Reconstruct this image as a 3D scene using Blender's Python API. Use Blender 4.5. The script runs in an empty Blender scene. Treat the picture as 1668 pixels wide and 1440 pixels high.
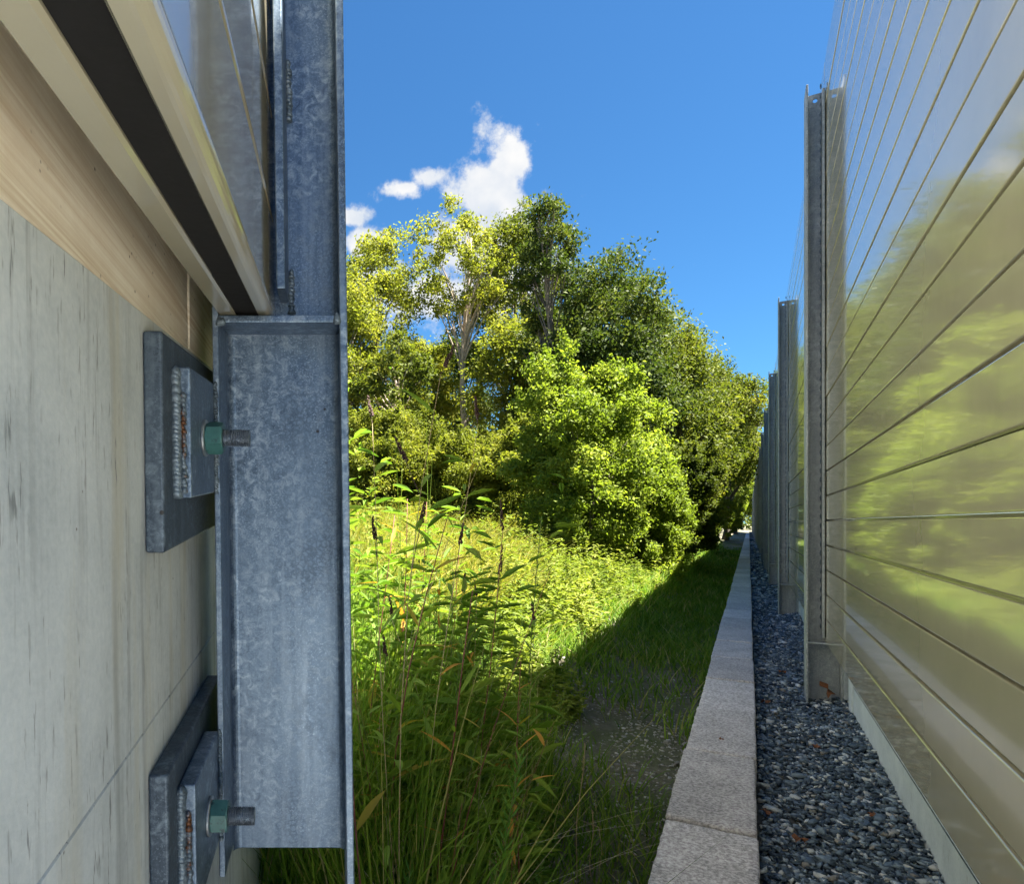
import bpy, bmesh, math, random
import numpy as np
from mathutils import Vector, Matrix
R = math.radians
random.seed(4); rng = np.random.default_rng(4)
scene = bpy.context.scene
COL = scene.collection

# ------------------------------------------------------------------ camera
EYE = 1.2
F = 1082.0; PX, PY = 540.0, 852.0          # focal length and principal point in photo pixels
cam_d = bpy.data.cameras.new('camera'); cam = bpy.data.objects.new('camera', cam_d); COL.objects.link(cam)
cam.location = (0, 0, EYE); cam.rotation_euler = (R(90), 0, 0)
cam_d.sensor_width = 36; cam_d.lens = 36 * F / 1668
cam_d.shift_x = (834 - PX) / 1668; cam_d.shift_y = (PY - 720) / 1668
cam_d.clip_start = 0.02; cam_d.clip_end = 3000
scene.camera = cam

# ------------------------------------------------------------------ light
SUN_AZ, SUN_EL = 106.0, 65.8
sd = Vector((math.sin(R(SUN_AZ)) * math.cos(R(SUN_EL)), math.cos(R(SUN_AZ)) * math.cos(R(SUN_EL)), math.sin(R(SUN_EL))))
sun_d = bpy.data.lights.new('sun', 'SUN'); sun = bpy.data.objects.new('sun', sun_d); COL.objects.link(sun)
sun_d.energy = 5.0; sun_d.angle = R(0.5); sun_d.color = (1, 0.94, 0.82)
sun.rotation_euler = sd.to_track_quat('Z', 'Y').to_euler(); sun.location = (0, 0, 30)
scene.view_settings.view_transform = 'Standard'; scene.view_settings.look = 'None'
scene.view_settings.gamma = 1; scene.view_settings.use_curve_mapping = False
scene.view_settings.exposure = 2.84

world = bpy.data.worlds.new('World'); scene.world = world; world.use_nodes = True
wn, wl = world.node_tree.nodes, world.node_tree.links
wn.clear()
w_out = wn.new('ShaderNodeOutputWorld'); w_bg = wn.new('ShaderNodeBackground')
sky = wn.new('ShaderNodeTexSky'); sky.sky_type = 'NISHITA'; sky.sun_disc = False
sky.sun_elevation = R(SUN_EL); sky.sun_rotation = R(SUN_AZ); sky.altitude = 100
sky.air_density = 1.0; sky.dust_density = 0.3; sky.ozone_density = 2.5
w_bg.inputs['Strength'].default_value = 0.06
def wnode(t, **k):
    n = wn.new(t)
    for a, b in k.items(): setattr(n, a, b)
    return n
geo = wnode('ShaderNodeTexCoord')
# cumulus puffs: each is a lobe of directions, broken up by noise
nz = wnode('ShaderNodeTexNoise'); nz.inputs['Scale'].default_value = 15; nz.inputs['Detail'].default_value = 9
nz.inputs['Roughness'].default_value = 0.62
wl.new(geo.outputs['Generated'], nz.inputs['Vector'])
def pdir(x, y): return Vector(((x - PX) / F, 1, -(y - PY) / F)).normalized()
lobes = [(826, 286, .05, .055), (815, 328, .06, .05), (790, 308, .04, .04), (780, 300, .035, .035), (848, 262, .022, .03), (760, 470, .13, .06), (690, 490, .1, .04), (745, 420, .05, .05),
         (598, 397, .05, .017), (572, 352, .02, .012), (655, 306, .03, .011), (690, 287, .022, .013), (640, 480, .06, .03), (1216, 690, .02, .01), (845, 390, .04, .05),
         (-500, 300, .12, .07), (-900, 450, .2, .06), (-260, 520, .1, .05), (330, 600, .12, .05)]
acc = None
for (x, y, rx, rz) in lobes:
    c = pdir(x, y)
    sub = wnode('ShaderNodeVectorMath', operation='SUBTRACT'); wl.new(geo.outputs['Generated'], sub.inputs[0]); sub.inputs[1].default_value = c
    mul = wnode('ShaderNodeVectorMath', operation='MULTIPLY'); wl.new(sub.outputs[0], mul.inputs[0]); mul.inputs[1].default_value = (1 / rx, 1 / rx, 1 / rz)
    ln = wnode('ShaderNodeVectorMath', operation='LENGTH'); wl.new(mul.outputs[0], ln.inputs[0])
    om = wnode('ShaderNodeMath', operation='SUBTRACT'); om.inputs[0].default_value = 1; wl.new(ln.outputs['Value'], om.inputs[1])
    if acc is None: acc = om
    else:
        mx = wnode('ShaderNodeMath', operation='SMOOTH_MAX'); mx.inputs[2].default_value = .25
        wl.new(acc.outputs[0], mx.inputs[0]); wl.new(om.outputs[0], mx.inputs[1]); acc = mx
clampn = wnode('ShaderNodeMath', operation='MAXIMUM'); clampn.inputs[1].default_value = -1.0; wl.new(acc.outputs[0], clampn.inputs[0])
na = wnode('ShaderNodeMath', operation='MULTIPLY_ADD'); na.inputs[1].default_value = 4.2; na.inputs[2].default_value = -1.95
wl.new(nz.outputs['Fac'], na.inputs[0])
add = wnode('ShaderNodeMath', operation='ADD'); wl.new(clampn.outputs[0], add.inputs[0]); wl.new(na.outputs[0], add.inputs[1])
mr = wnode('ShaderNodeMapRange'); mr.inputs['From Min'].default_value = .05; mr.inputs['From Max'].default_value = .75; mr.interpolation_type = 'SMOOTHSTEP'
wl.new(add.outputs[0], mr.inputs['Value'])
# cloud shading painted by noise: sunlit white and shaded grey patches
nz2 = wnode('ShaderNodeTexNoise'); nz2.inputs['Scale'].default_value = 16; nz2.inputs['Detail'].default_value = 5
wl.new(geo.outputs['Generated'], nz2.inputs['Vector'])
cr = wnode('ShaderNodeValToRGB'); cr.color_ramp.elements[0].position = .3; cr.color_ramp.elements[1].position = .62
cr.color_ramp.elements[0].color = (1.5, 1.7, 2.0, 1); cr.color_ramp.elements[1].color = (2.3, 2.3, 2.3, 1)
wl.new(nz2.outputs['Fac'], cr.inputs['Fac'])
mixc = wnode('ShaderNodeMix', data_type='RGBA'); wl.new(mr.outputs['Result'], mixc.inputs['Factor'])
tint = wnode('ShaderNodeMix', data_type='RGBA', blend_type='MULTIPLY'); tint.inputs['Factor'].default_value = 1
tint.inputs[7].default_value = (0.165, 0.335, 0.45, 1)
wl.new(sky.outputs['Color'], tint.inputs[6])
wl.new(tint.outputs[2], mixc.inputs[6]); wl.new(cr.outputs['Color'], mixc.inputs[7])
wl.new(mixc.outputs[2], w_bg.inputs['Color']); wl.new(w_bg.outputs[0], w_out.inputs['Surface'])

scene.render.engine = 'CYCLES'
scene.cycles.max_bounces = 6; scene.cycles.diffuse_bounces = 4; scene.cycles.glossy_bounces = 3
scene.cycles.transmission_bounces = 3; scene.cycles.transparent_max_bounces = 4
scene.cycles.caustics_reflective = False; scene.cycles.caustics_refractive = False

# ------------------------------------------------------------------ materials
def newmat(name):
    m = bpy.data.materials.new(name); m.use_nodes = True
    nt = m.node_tree; nt.nodes.clear()
    out = nt.nodes.new('ShaderNodeOutputMaterial'); b = nt.nodes.new('ShaderNodeBsdfPrincipled')
    nt.links.new(b.outputs[0], out.inputs['Surface'])
    return m, nt, b, out
def N(nt, t, **k):
    n = nt.nodes.new(t)
    for a, v in k.items():
        if a.startswith('i_'):
            key = a[2:].replace('_', ' ')
            n.inputs[key].default_value = v
        else: setattr(n, a, v)
    return n
def coords(nt, scale=(1, 1, 1), rand=True, kind='Object'):
    tc = N(nt, 'ShaderNodeTexCoord'); mp = N(nt, 'ShaderNodeMapping'); mp.inputs['Scale'].default_value = scale
    nt.links.new(tc.outputs[kind], mp.inputs['Vector'])
    if rand:
        oi = N(nt, 'ShaderNodeObjectInfo'); ml = N(nt, 'ShaderNodeMath', operation='MULTIPLY'); ml.inputs[1].default_value = 37.0
        nt.links.new(oi.outputs['Random'], ml.inputs[0]); nt.links.new(ml.outputs[0], mp.inputs['Location'])
    return mp.outputs[0]
def noise(nt, vec, scale, detail=6, rough=.6, dist=0):
    n = N(nt, 'ShaderNodeTexNoise'); n.inputs['Scale'].default_value = scale; n.inputs['Detail'].default_value = detail
    n.inputs['Roughness'].default_value = rough; n.inputs['Distortion'].default_value = dist
    nt.links.new(vec, n.inputs['Vector']); return n.outputs['Fac']
def ramp(nt, fac, stops):
    r = N(nt, 'ShaderNodeValToRGB'); e = r.color_ramp.elements
    while len(e) < len(stops): e.new(.5)
    for el, (p, c) in zip(e, stops):
        el.position = p; el.color = (c[0], c[1], c[2], 1) if not isinstance(c, (int, float)) else (c, c, c, 1)
    nt.links.new(fac, r.inputs['Fac']); return r.outputs['Color']
def mix(nt, fac, a, b, blend='MIX'):
    m = N(nt, 'ShaderNodeMix', data_type='RGBA', blend_type=blend)
    for sock, v in ((m.inputs['Factor'], fac), (m.inputs[6], a), (m.inputs[7], b)):
        if isinstance(v, (int, float)): sock.default_value = v
        elif isinstance(v, tuple): sock.default_value = (*v, 1)
        else: nt.links.new(v, sock)
    return m.outputs[2]
def bump(nt, b, height, strength=.3, dist=.01):
    n = N(nt, 'ShaderNodeBump'); n.inputs['Strength'].default_value = strength; n.inputs['Distance'].default_value = dist
    nt.links.new(height, n.inputs['Height']); nt.links.new(n.outputs[0], b.inputs['Normal']); return n

def steel_mat(name, a, b_, c, metal=.75, rough=.42, sc=1.0):
    m, nt, b, o = newmat(name)
    v = coords(nt)
    big = noise(nt, v, 7 * sc, 5, .6)
    vs = coords(nt, (1, 1, .35))
    worm = noise(nt, v, 70 * sc, 6, .68, .7)
    fine = noise(nt, v, 420 * sc, 2, .6)
    sg = N(nt, 'ShaderNodeTexVoronoi', feature='DISTANCE_TO_EDGE'); sg.inputs['Scale'].default_value = 120*sc
    wv = N(nt, 'ShaderNodeVectorMath', operation='ADD'); nv_ = N(nt, 'ShaderNodeTexNoise'); nv_.inputs['Scale'].default_value = 90*sc; nt.links.new(v, nv_.inputs['Vector'])
    wsc = N(nt, 'ShaderNodeVectorMath', operation='SCALE'); wsc.inputs['Scale'].default_value = .012/sc; nt.links.new(nv_.outputs['Color'], wsc.inputs[0])
    nt.links.new(v, wv.inputs[0]); nt.links.new(wsc.outputs[0], wv.inputs[1]); nt.links.new(wv.outputs[0], sg.inputs['Vector'])
    cell = ramp(nt, sg.outputs['Distance'], [(.02, .0), (.3, 1.0)])
    c1 = ramp(nt, worm, [(.34, a), (.5, b_), (.66, c)])
    cellc = mix(nt, cell, a, b_)
    big2 = noise(nt, coords(nt, (9, 9, 3.2)), 1.0, 4, .6)
    c1 = mix(nt, ramp(nt, big2, [(.44, 0.0), (.6, .85)]), c1, cellc)
    c2 = mix(nt, ramp(nt, big, [(.45, 0.0), (.8, .8)]), c1, b_)
    frost = noise(nt, v, 330*sc, 3, .7, .4); fg = noise(nt, coords(nt, (11, 11, 5)), 1, 3)
    c2 = mix(nt, mix(nt, 1.0, ramp(nt, frost, [(.55, 0.0), (.66, .5)]), ramp(nt, fg, [(.4, .15), (.6, 1.0)]), 'MULTIPLY'), c2, tuple(min(1, q*1.35) for q in c))
    c2 = mix(nt, mix(nt, 1.0, ramp(nt, frost, [(.34, .6), (.44, 0.0)]), ramp(nt, fg, [(.35, 1.0), (.6, .2)]), 'MULTIPLY'), c2, tuple(q*.55 for q in a))
    streak = noise(nt, coords(nt, (40, 40, 2.2)), 1.0, 4, .6)
    c3 = mix(nt, ramp(nt, streak, [(.5, 0.0), (.85, .6)]), c2, c)
    spot = N(nt, 'ShaderNodeTexVoronoi'); spot.inputs['Scale'].default_value = 26 * sc; nt.links.new(v, spot.inputs['Vector'])
    sp = ramp(nt, spot.outputs['Distance'], [(.05, 1.0), (.09, 0.0)])
    gate = ramp(nt, noise(nt, v, 5, 2), [(.55, 0.0), (.62, 1.0)])
    spg = mix(nt, 1.0, sp, gate, 'MULTIPLY')
    c4 = mix(nt, spg, c3, (.03, .03, .035))
    nt.links.new(c4, b.inputs['Base Color']); b.inputs['Metallic'].default_value = metal*.8
    rr = ramp(nt, worm, [(.3, rough - .08), (.7, rough + .18)]); nt.links.new(rr, b.inputs['Roughness'])
    h = mix(nt, .35, worm, fine); bump(nt, b, h, .16, .002)
    return m
M = {}
M['galv'] = steel_mat('galvanised_steel', (.06, .095, .155), (.135, .20, .30), (.36, .45, .57))
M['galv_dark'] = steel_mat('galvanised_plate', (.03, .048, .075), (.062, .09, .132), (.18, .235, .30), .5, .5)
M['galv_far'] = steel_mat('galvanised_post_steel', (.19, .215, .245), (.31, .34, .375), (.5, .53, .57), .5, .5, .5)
M['weld'] = steel_mat('weld_metal', (.06, .085, .115), (.125, .175, .225), (.30, .37, .45), .6, .42)

def rust_over(name, base):
    m = M[base].copy(); m.name = name; nt = m.node_tree
    b = [n for n in nt.nodes if n.type == 'BSDF_PRINCIPLED'][0]
    l = b.inputs['Base Color'].links[0]; src = l.from_socket
    v = coords(nt, (1, 1, .3))
    f = ramp(nt, noise(nt, v, 70, 5, .7), [(.46, 0.0), (.54, 1.0)])
    nt.links.new(mix(nt, f, src, (.11, .045, .018)), b.inputs['Base Color'])
    return m
M['weld_rust'] = rust_over('weld_metal_rusty', 'weld')

def concrete_mat(name, a, c, stain, streaks=True):
    m, nt, b, o = newmat(name)
    v = coords(nt, rand=False); 
    n1 = noise(nt, v, 6, 8, .65); n2 = noise(nt, v, 140, 4, .6)
    col = ramp(nt, n1, [(.3, a), (.7, c)])
    col = mix(nt, .18, col, ramp(nt, n2, [(.3, .25), (.7, .8)]), 'OVERLAY')
    if streaks:
        st = noise(nt, coords(nt, (42, 42, 2.0), rand=False), 1, 5, .65)
        gate = noise(nt, coords(nt, (7, 7, 2.2), rand=False), 1, 3)
        f = mix(nt, 1.0, ramp(nt, st, [(.50, 0.0), (.68, .7)]), ramp(nt, gate, [(.40, .15), (.56, 1.0)]), 'MULTIPLY')
        col = mix(nt, f, col, stain)
        ye = noise(nt, coords(nt, (16, 16, 1.4), rand=False), 1, 4)
        col = mix(nt, ramp(nt, ye, [(.54, 0.0), (.74, .6)]), col, (.53, .51, .41))
    dash = noise(nt, coords(nt, (150, 150, 22), rand=False), 1, 3, .6)
    dg = noise(nt, coords(nt, (26, 26, 7), rand=False), 1, 3)
    col = mix(nt, mix(nt, 1.0, ramp(nt, dash, [(.60, 0.0), (.68, .8)]), ramp(nt, dg, [(.46, 0.0), (.6, 1.0)]), 'MULTIPLY'), col, (.16, .18, .19))
    pv = N(nt, 'ShaderNodeTexVoronoi'); pv.inputs['Scale'].default_value = 48; nt.links.new(v, pv.inputs['Vector'])
    pore = ramp(nt, pv.outputs['Distance'], [(.04, 1.0), (.09, 0.0)])
    pg = mix(nt, 1.0, pore, ramp(nt, noise(nt, v, 23, 2), [(.58, 0.0), (.66, 1.0)]), 'MULTIPLY')
    col = mix(nt, pg, col, (.14, .13, .12))
    nt.links.new(col, b.inputs['Base Color']); b.inputs['Roughness'].default_value = .85
    h = mix(nt, .5, n2, mix(nt, 1.0, (1, 1, 1), pg, 'SUBTRACT')); bump(nt, b, h, .22, .003)
    return m
M['concrete'] = concrete_mat('formed_concrete', (.47, .525, .56), (.66, .715, .745), (.22, .25, .27))
M['concrete_far'] = concrete_mat('footing_concrete', (.42, .48, .55), (.58, .64, .70), (.2, .22, .24), False)
def band_mat():  # reflected sunlight on the concrete, painted as pale warm streaks
    m, nt, b, o = newmat('painted_sunlit_concrete')
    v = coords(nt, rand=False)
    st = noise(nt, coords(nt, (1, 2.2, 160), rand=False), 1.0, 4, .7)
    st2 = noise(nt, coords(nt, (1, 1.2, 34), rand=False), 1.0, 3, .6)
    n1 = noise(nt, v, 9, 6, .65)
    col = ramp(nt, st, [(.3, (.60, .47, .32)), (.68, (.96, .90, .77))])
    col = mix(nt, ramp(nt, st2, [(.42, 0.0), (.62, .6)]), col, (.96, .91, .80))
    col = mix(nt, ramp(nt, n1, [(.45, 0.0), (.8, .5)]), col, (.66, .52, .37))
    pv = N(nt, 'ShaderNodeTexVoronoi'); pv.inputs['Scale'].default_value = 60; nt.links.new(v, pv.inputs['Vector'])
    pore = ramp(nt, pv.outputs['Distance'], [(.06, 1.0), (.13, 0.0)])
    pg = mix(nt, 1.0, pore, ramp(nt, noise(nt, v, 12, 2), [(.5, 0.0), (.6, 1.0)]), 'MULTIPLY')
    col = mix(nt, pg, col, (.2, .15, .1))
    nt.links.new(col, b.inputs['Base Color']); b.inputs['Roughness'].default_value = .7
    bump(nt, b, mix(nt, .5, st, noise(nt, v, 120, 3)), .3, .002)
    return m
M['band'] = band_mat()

def paint_mat():
    m, nt, b, o = newmat('tan_gloss_panel_paint')
    v = coords(nt)
    n = noise(nt, v, 3.0, 4)
    col = ramp(nt, n, [(.3, (.42, .395, .30)), (.7, (.465, .435, .335))])
    dirt = noise(nt, coords(nt, (30, 3, 2)), 1, 5)
    col = mix(nt, ramp(nt, dirt, [(.55, 0.0), (.85, .4)]), col, (.27, .25, .2))
    nt.links.new(col, b.inputs['Base Color'])
    b.inputs['Roughness'].default_value = .10; b.inputs['Specular IOR Level'].default_value = .55
    b.inputs['Coat Weight'].default_value = .5; b.inputs['Coat Roughness'].default_value = .03
    h = noise(nt, coords(nt, (6, 1.2, 6)), 1, 2)
    n2 = N(nt, 'ShaderNodeBump'); n2.inputs['Strength'].default_value = .05; n2.inputs['Distance'].default_value = .004
    h2 = mix(nt, .004, h, noise(nt, v, 300, 2))
    nt.links.new(h2, n2.inputs['Height']); nt.links.new(n2.outputs[0], b.inputs['Normal']); nt.links.new(n2.outputs[0], b.inputs['Coat Normal'])
    return m
M['paint'] = paint_mat()
def simple(name, col, rough=.5, metal=0, var=.15, sc=40, bs=.15):
    m, nt, b, o = newmat(name); v = coords(nt)
    n = noise(nt, v, sc, 5)
    lo = tuple(c * (1 - var) for c in col); hi = tuple(min(1, c * (1 + var)) for c in col)
    nt.links.new(ramp(nt, n, [(.3, lo), (.7, hi)]), b.inputs['Base Color'])
    b.inputs['Roughness'].default_value = rough; b.inputs['Metallic'].default_value = metal
    bump(nt, b, n, bs, .002); return m
def nut_mat():
    m, nt, b, o = newmat('green_coated_nut'); v = coords(nt)
    n = noise(nt, v, 60, 5)
    col = ramp(nt, n, [(.3, (.035, .12, .125)), (.7, (.06, .18, .18))])
    col = mix(nt, ramp(nt, noise(nt, v, 90, 4, .7), [(.6, 0.0), (.68, .8)]), col, (.02, .04, .05))
    nt.links.new(col, b.inputs['Base Color']); b.inputs['Roughness'].default_value = .38; b.inputs['Specular IOR Level'].default_value = .6
    bump(nt, b, n, .1, .001); return m
M['nut'] = nut_mat()
M['bolt'] = simple('zinc_bolt', (.27, .31, .37), .4, .85, .3, 120)
M['washer'] = simple('zinc_washer', (.42, .46, .50), .4, .85, .25, 90)
M['bark'] = simple('bark', (.15, .125, .10), .9, 0, .45, 14, .6)
M['bark_pale'] = simple('pale_bark', (.42, .34, .27), .9, 0, .3, 9, .5)
M['dry_leaf'] = simple('dry_leaf', (.16, .06, .025), .8, 0, .5, 30, .4)

def block_mat():
    m, nt, b, o = newmat('cast_block_stone'); v = coords(nt)
    n1 = noise(nt, v, 5, 6, .65); n2 = noise(nt, v, 90, 4, .7); n3 = noise(nt, coords(nt, (60, 14, 14)), 1, 4)
    oi = N(nt, 'ShaderNodeObjectInfo')
    col = ramp(nt, n1, [(.3, (.41, .385, .41)), (.7, (.59, .555, .585))])
    col = mix(nt, .5, col, ramp(nt, n2, [(.38, .05), (.62, .9)]), 'OVERLAY')
    col = mix(nt, ramp(nt, n3, [(.5, 0.0), (.75, .4)]), col, (.2, .18, .185))
    tone = ramp(nt, oi.outputs['Random'], [(0, .8), (1, 1.12)])
    col = mix(nt, 1.0, col, tone, 'MULTIPLY')
    pv = N(nt, 'ShaderNodeTexVoronoi'); pv.inputs['Scale'].default_value = 38; nt.links.new(v, pv.inputs['Vector'])
    pore = mix(nt, 1.0, ramp(nt, pv.outputs['Distance'], [(.08, 1.0), (.16, 0.0)]), ramp(nt, noise(nt, v, 9, 2), [(.52, 0.0), (.6, 1.0)]), 'MULTIPLY')
    col = mix(nt, pore, col, (.05, .045, .045))
    nt.links.new(col, b.inputs['Base Color']); b.inputs['Roughness'].default_value = .92
    bump(nt, b, mix(nt, .4, n2, mix(nt, 1.0, (1, 1, 1), pore, 'SUBTRACT')), .5, .006); return m
M['block'] = block_mat()
def gravel_mat(name, stops, sc=30):
    m, nt, b, o = newmat(name); g = N(nt, 'ShaderNodeNewGeometry'); v = coords(nt, rand=False)
    c = ramp(nt, g.outputs['Random Per Island'], stops)
    n = noise(nt, v, sc, 5, .7)
    c = mix(nt, .5, c, ramp(nt, n, [(.3, .2), (.7, .75)]), 'OVERLAY')
    nt.links.new(c, b.inputs['Base Color']); b.inputs['Roughness'].default_value = .72; bump(nt, b, n, .3, .004); return m
M['gravel'] = gravel_mat('crushed_stone', [(0, (.025, .042, .068)), (.35, (.065, .10, .15)), (.62, (.14, .195, .265)), (.84, (.28, .34, .41)), (.92, (.68, .70, .72)), (.985, (.2, .19, .18))], 60)
M['gravel_bed'] = simple('gravel_bed_dust', (.045, .05, .055), .95, 0, .5, 60, .6)
M['pebble'] = gravel_mat('pebbles', [(0, (.14, .13, .12)), (.5, (.26, .25, .23)), (1, (.42, .41, .40))], 60)

def ground_mat():
    m, nt, b, o = newmat('soil_and_thatch'); v = coords(nt, rand=False)
    n1 = noise(nt, v, .9, 6); n2 = noise(nt, v, 14, 6, .7); n3 = noise(nt, v, 90, 3, .7)
    col = ramp(nt, n2, [(.3, (.08, .066, .05)), (.55, (.17, .145, .115)), (.75, (.30, .27, .23))])
    grn = ramp(nt, n3, [(.3, (.04, .06, .015)), (.7, (.11, .13, .04))])
    col = mix(nt, ramp(nt, n1, [(.42, 0.0), (.62, .9)]), col, grn)
    nt.links.new(col, b.inputs['Base Color']); b.inputs['Roughness'].default_value = .95
    bump(nt, b, mix(nt, .5, n2, n3), 1.0, .05); return m
M['ground'] = ground_mat()

def leaf_mat(name, stops, trans=.45, rough=.42, tcol=None, big=0.0):
    m, nt, b, o = newmat(name); g = N(nt, 'ShaderNodeNewGeometry')
    fac = g.outputs['Random Per Island']
    if big:
        tc = N(nt, 'ShaderNodeTexCoord'); n = noise(nt, tc.outputs['Object'], big, 3)
        mm = N(nt, 'ShaderNodeMath', operation='MULTIPLY_ADD'); mm.inputs[1].default_value = 1.6; mm.inputs[2].default_value = -.55
        nt.links.new(n, mm.inputs[0])
        av = N(nt, 'ShaderNodeMath', operation='ADD'); nt.links.new(mm.outputs[0], av.inputs[0])
        hf = N(nt, 'ShaderNodeMath', operation='MULTIPLY'); hf.inputs[1].default_value = .5
        nt.links.new(fac, hf.inputs[0]); nt.links.new(hf.outputs[0], av.inputs[1]); fac = av.outputs[0]
    c = ramp(nt, fac, stops)
    nt.links.new(c, b.inputs['Base Color']); b.inputs['Roughness'].default_value = rough + .2; b.inputs['Specular IOR Level'].default_value = .18
    tr = N(nt, 'ShaderNodeBsdfTranslucent')
    tcx = mix(nt, 1.0, c, (1.12, 1.15, .5), 'MULTIPLY'); nt.links.new(tcx, tr.inputs['Color'])
    ms = N(nt, 'ShaderNodeMixShader'); ms.inputs[0].default_value = trans
    nt.links.new(b.outputs[0], ms.inputs[1]); nt.links.new(tr.outputs[0], ms.inputs[2]); nt.links.new(ms.outputs[0], o.inputs['Surface'])
    return m
M['leaf_dark'] = leaf_mat('dark_tree_leaves', [(0, (.02, .038, .009)), (.5, (.05, .078, .016)), (.85, (.12, .145, .028)), (1, (.2, .19, .04))], .38, .4, big=.5)
M['leaf_olive'] = leaf_mat('olive_tree_leaves', [(0, (.035, .055, .010)), (.5, (.10, .13, .02)), (.85, (.19, .205, .034)), (1, (.27, .24, .045))], .42, .42, big=.5)
M['leaf_bush'] = leaf_mat('bright_bush_leaves', [(0, (.09, .14, .014)), (.5, (.18, .245, .034)), (.85, (.28, .335, .055)), (1, (.36, .385, .085))], .5, .38, big=.9)
M['leaf_gold'] = leaf_mat('yellowing_tree_leaves', [(0, (.09, .12, .015)), (.5, (.19, .215, .034)), (.85, (.29, .285, .05)), (1, (.38, .33, .07))], .5, .45, big=.4)
M['leaf_under'] = leaf_mat('undergrowth_leaves', [(0, (.08, .13, .02)), (.5, (.17, .22, .035)), (.85, (.26, .29, .06)), (1, (.34, .33, .1))], .4, .42, big=.9)
M['grass'] = leaf_mat('grass_blades', [(0, (.06, .125, .014)), (.5, (.12, .215, .024)), (.84, (.19, .29, .04)), (.95, (.30, .28, .09)), (1, (.42, .36, .2))], .4, .45)
M['grass_gold'] = leaf_mat('meadow_grass', [(0, (.10, .13, .02)), (.5, (.19, .20, .035)), (.85, (.30, .27, .06)), (1, (.40, .34, .13))], .4, .5)
M['straw'] = leaf_mat('dry_straw', [(0, (.24, .19, .12)), (.5, (.42, .36, .25)), (1, (.60, .54, .42))], .1, .6)
M['weed_leaf'] = leaf_mat('weed_leaf', [(0, (.08, .165, .02)), (.5, (.14, .235, .03)), (1, (.21, .29, .045))], .4, .4)
M['weed_leaf_orange'] = leaf_mat('weed_leaf_orange', [(0, (.36, .17, .02)), (1, (.46, .26, .05))], .35, .45)
M['weed_leaf_yellow'] = leaf_mat('weed_leaf_yellow', [(0, (.28, .24, .03)), (1, (.36, .29, .05))], .35, .45)
M['stem_red'] = simple('red_stem', (.15, .038, .03), .55, 0, .4, 60, .1)
M['stem_green'] = simple('green_stem', (.10, .13, .03), .55, 0, .3, 60, .1)
M['stem_tan'] = simple('tan_stem', (.35, .27, .15), .6, 0, .3, 60, .1)
M['seed'] = simple('dark_seed_head', (.05, .022, .022), .8, 0, .5, 200, .3)
M['feather'] = leaf_mat('feathery_leaves', [(0, (.05, .15, .022)), (.5, (.09, .21, .035)), (1, (.15, .27, .05))], .35, .45)

# ------------------------------------------------------------------ mesh helpers
class MB:
    def __init__(s): s.v = []; s.f = []
    def add(s, vs, fs):
        o = len(s.v); s.v += [tuple(p) for p in vs]; s.f += [tuple(i + o for i in f) for f in fs]; return s
    def box(s, x0, x1, y0, y1, z0, z1):
        return s.add([(x0,y0,z0),(x1,y0,z0),(x1,y1,z0),(x0,y1,z0),(x0,y0,z1),(x1,y0,z1),(x1,y1,z1),(x0,y1,z1)],
                     [(0,3,2,1),(4,5,6,7),(0,1,5,4),(1,2,6,5),(2,3,7,6),(3,0,4,7)])
    def prism_y(s, prof, y0, y1, steps=1):      # prof: list of (x,z), extruded along y
        n = len(prof); vs = []
        for k in range(steps + 1):
            y = y0 + (y1 - y0) * k / steps; vs += [(x, y, z) for x, z in prof]
        fs = []
        for k in range(steps):
            for i in range(n):
                j = (i + 1) % n; fs.append((k*n+i, k*n+j, (k+1)*n+j, (k+1)*n+i))
        fs.append(tuple(range(n-1, -1, -1))); fs.append(tuple(range(steps*n, steps*n+n)))
        return s.add(vs, fs)
    def tube(s, path, radii, n=6, cap=True):
        path = [Vector(p) for p in path]; vs = []; fs = []
        for i, p in enumerate(path):
            d = (path[min(i+1, len(path)-1)] - path[max(i-1, 0)]).normalized()
            a = d.orthogonal().normalized() if i == 0 else (a - d * a.dot(d)).normalized()
            b = d.cross(a)
            for k in range(n):
                t = 2*math.pi*k/n; vs.append(p + (a*math.cos(t) + b*math.sin(t)) * radii[i])
        for i in range(len(path)-1):
            for k in range(n):
                fs.append((i*n+k, i*n+(k+1)%n, (i+1)*n+(k+1)%n, (i+1)*n+k))
        if cap: fs.append(tuple(range(n-1, -1, -1))); fs.append(tuple(range((len(path)-1)*n, len(path)*n)))
        return s.add(vs, fs)
    def mesh(s, name, mat, xf=None, bevel=0, seg=2, smooth=False, angle=35):
        me = bpy.data.meshes.new(name)
        vs = s.v if xf is None else [xf(p) for p in s.v]
        me.from_pydata(vs, [], s.f); me.update()
        bm = bmesh.new(); bm.from_mesh(me)
        bmesh.ops.recalc_face_normals(bm, faces=bm.faces)
        if bevel:
            es = [e for e in bm.edges if len(e.link_faces) == 2 and e.calc_face_angle(0) > R(angle)]
            bmesh.ops.bevel(bm, geom=es, offset=bevel, segments=seg, affect='EDGES', profile=.5)
        bm.to_mesh(me); bm.free()
        if smooth:
            me.polygons.foreach_set('use_smooth', [True]*len(me.polygons))
        me.materials.append(mat); return me
    def build(s, name, mat, parent=None, **k):
        return link(name, s.mesh(name, mat, **k), parent)
def link(name, me, parent=None, loc=(0,0,0), rot=(0,0,0), scale=None):
    o = bpy.data.objects.new(name, me); COL.objects.link(o)
    o.location = loc; o.rotation_euler = rot
    if scale is not None: o.scale = (scale,)*3 if isinstance(scale, (int, float)) else scale
    if parent: o.parent = parent
    return o
def tag(o, label=None, cat=None, group=None, kind=None):
    if label: o['label'] = label
    if cat: o['category'] = cat
    if group: o['group'] = group
    if kind: o['kind'] = kind
    return o
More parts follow.
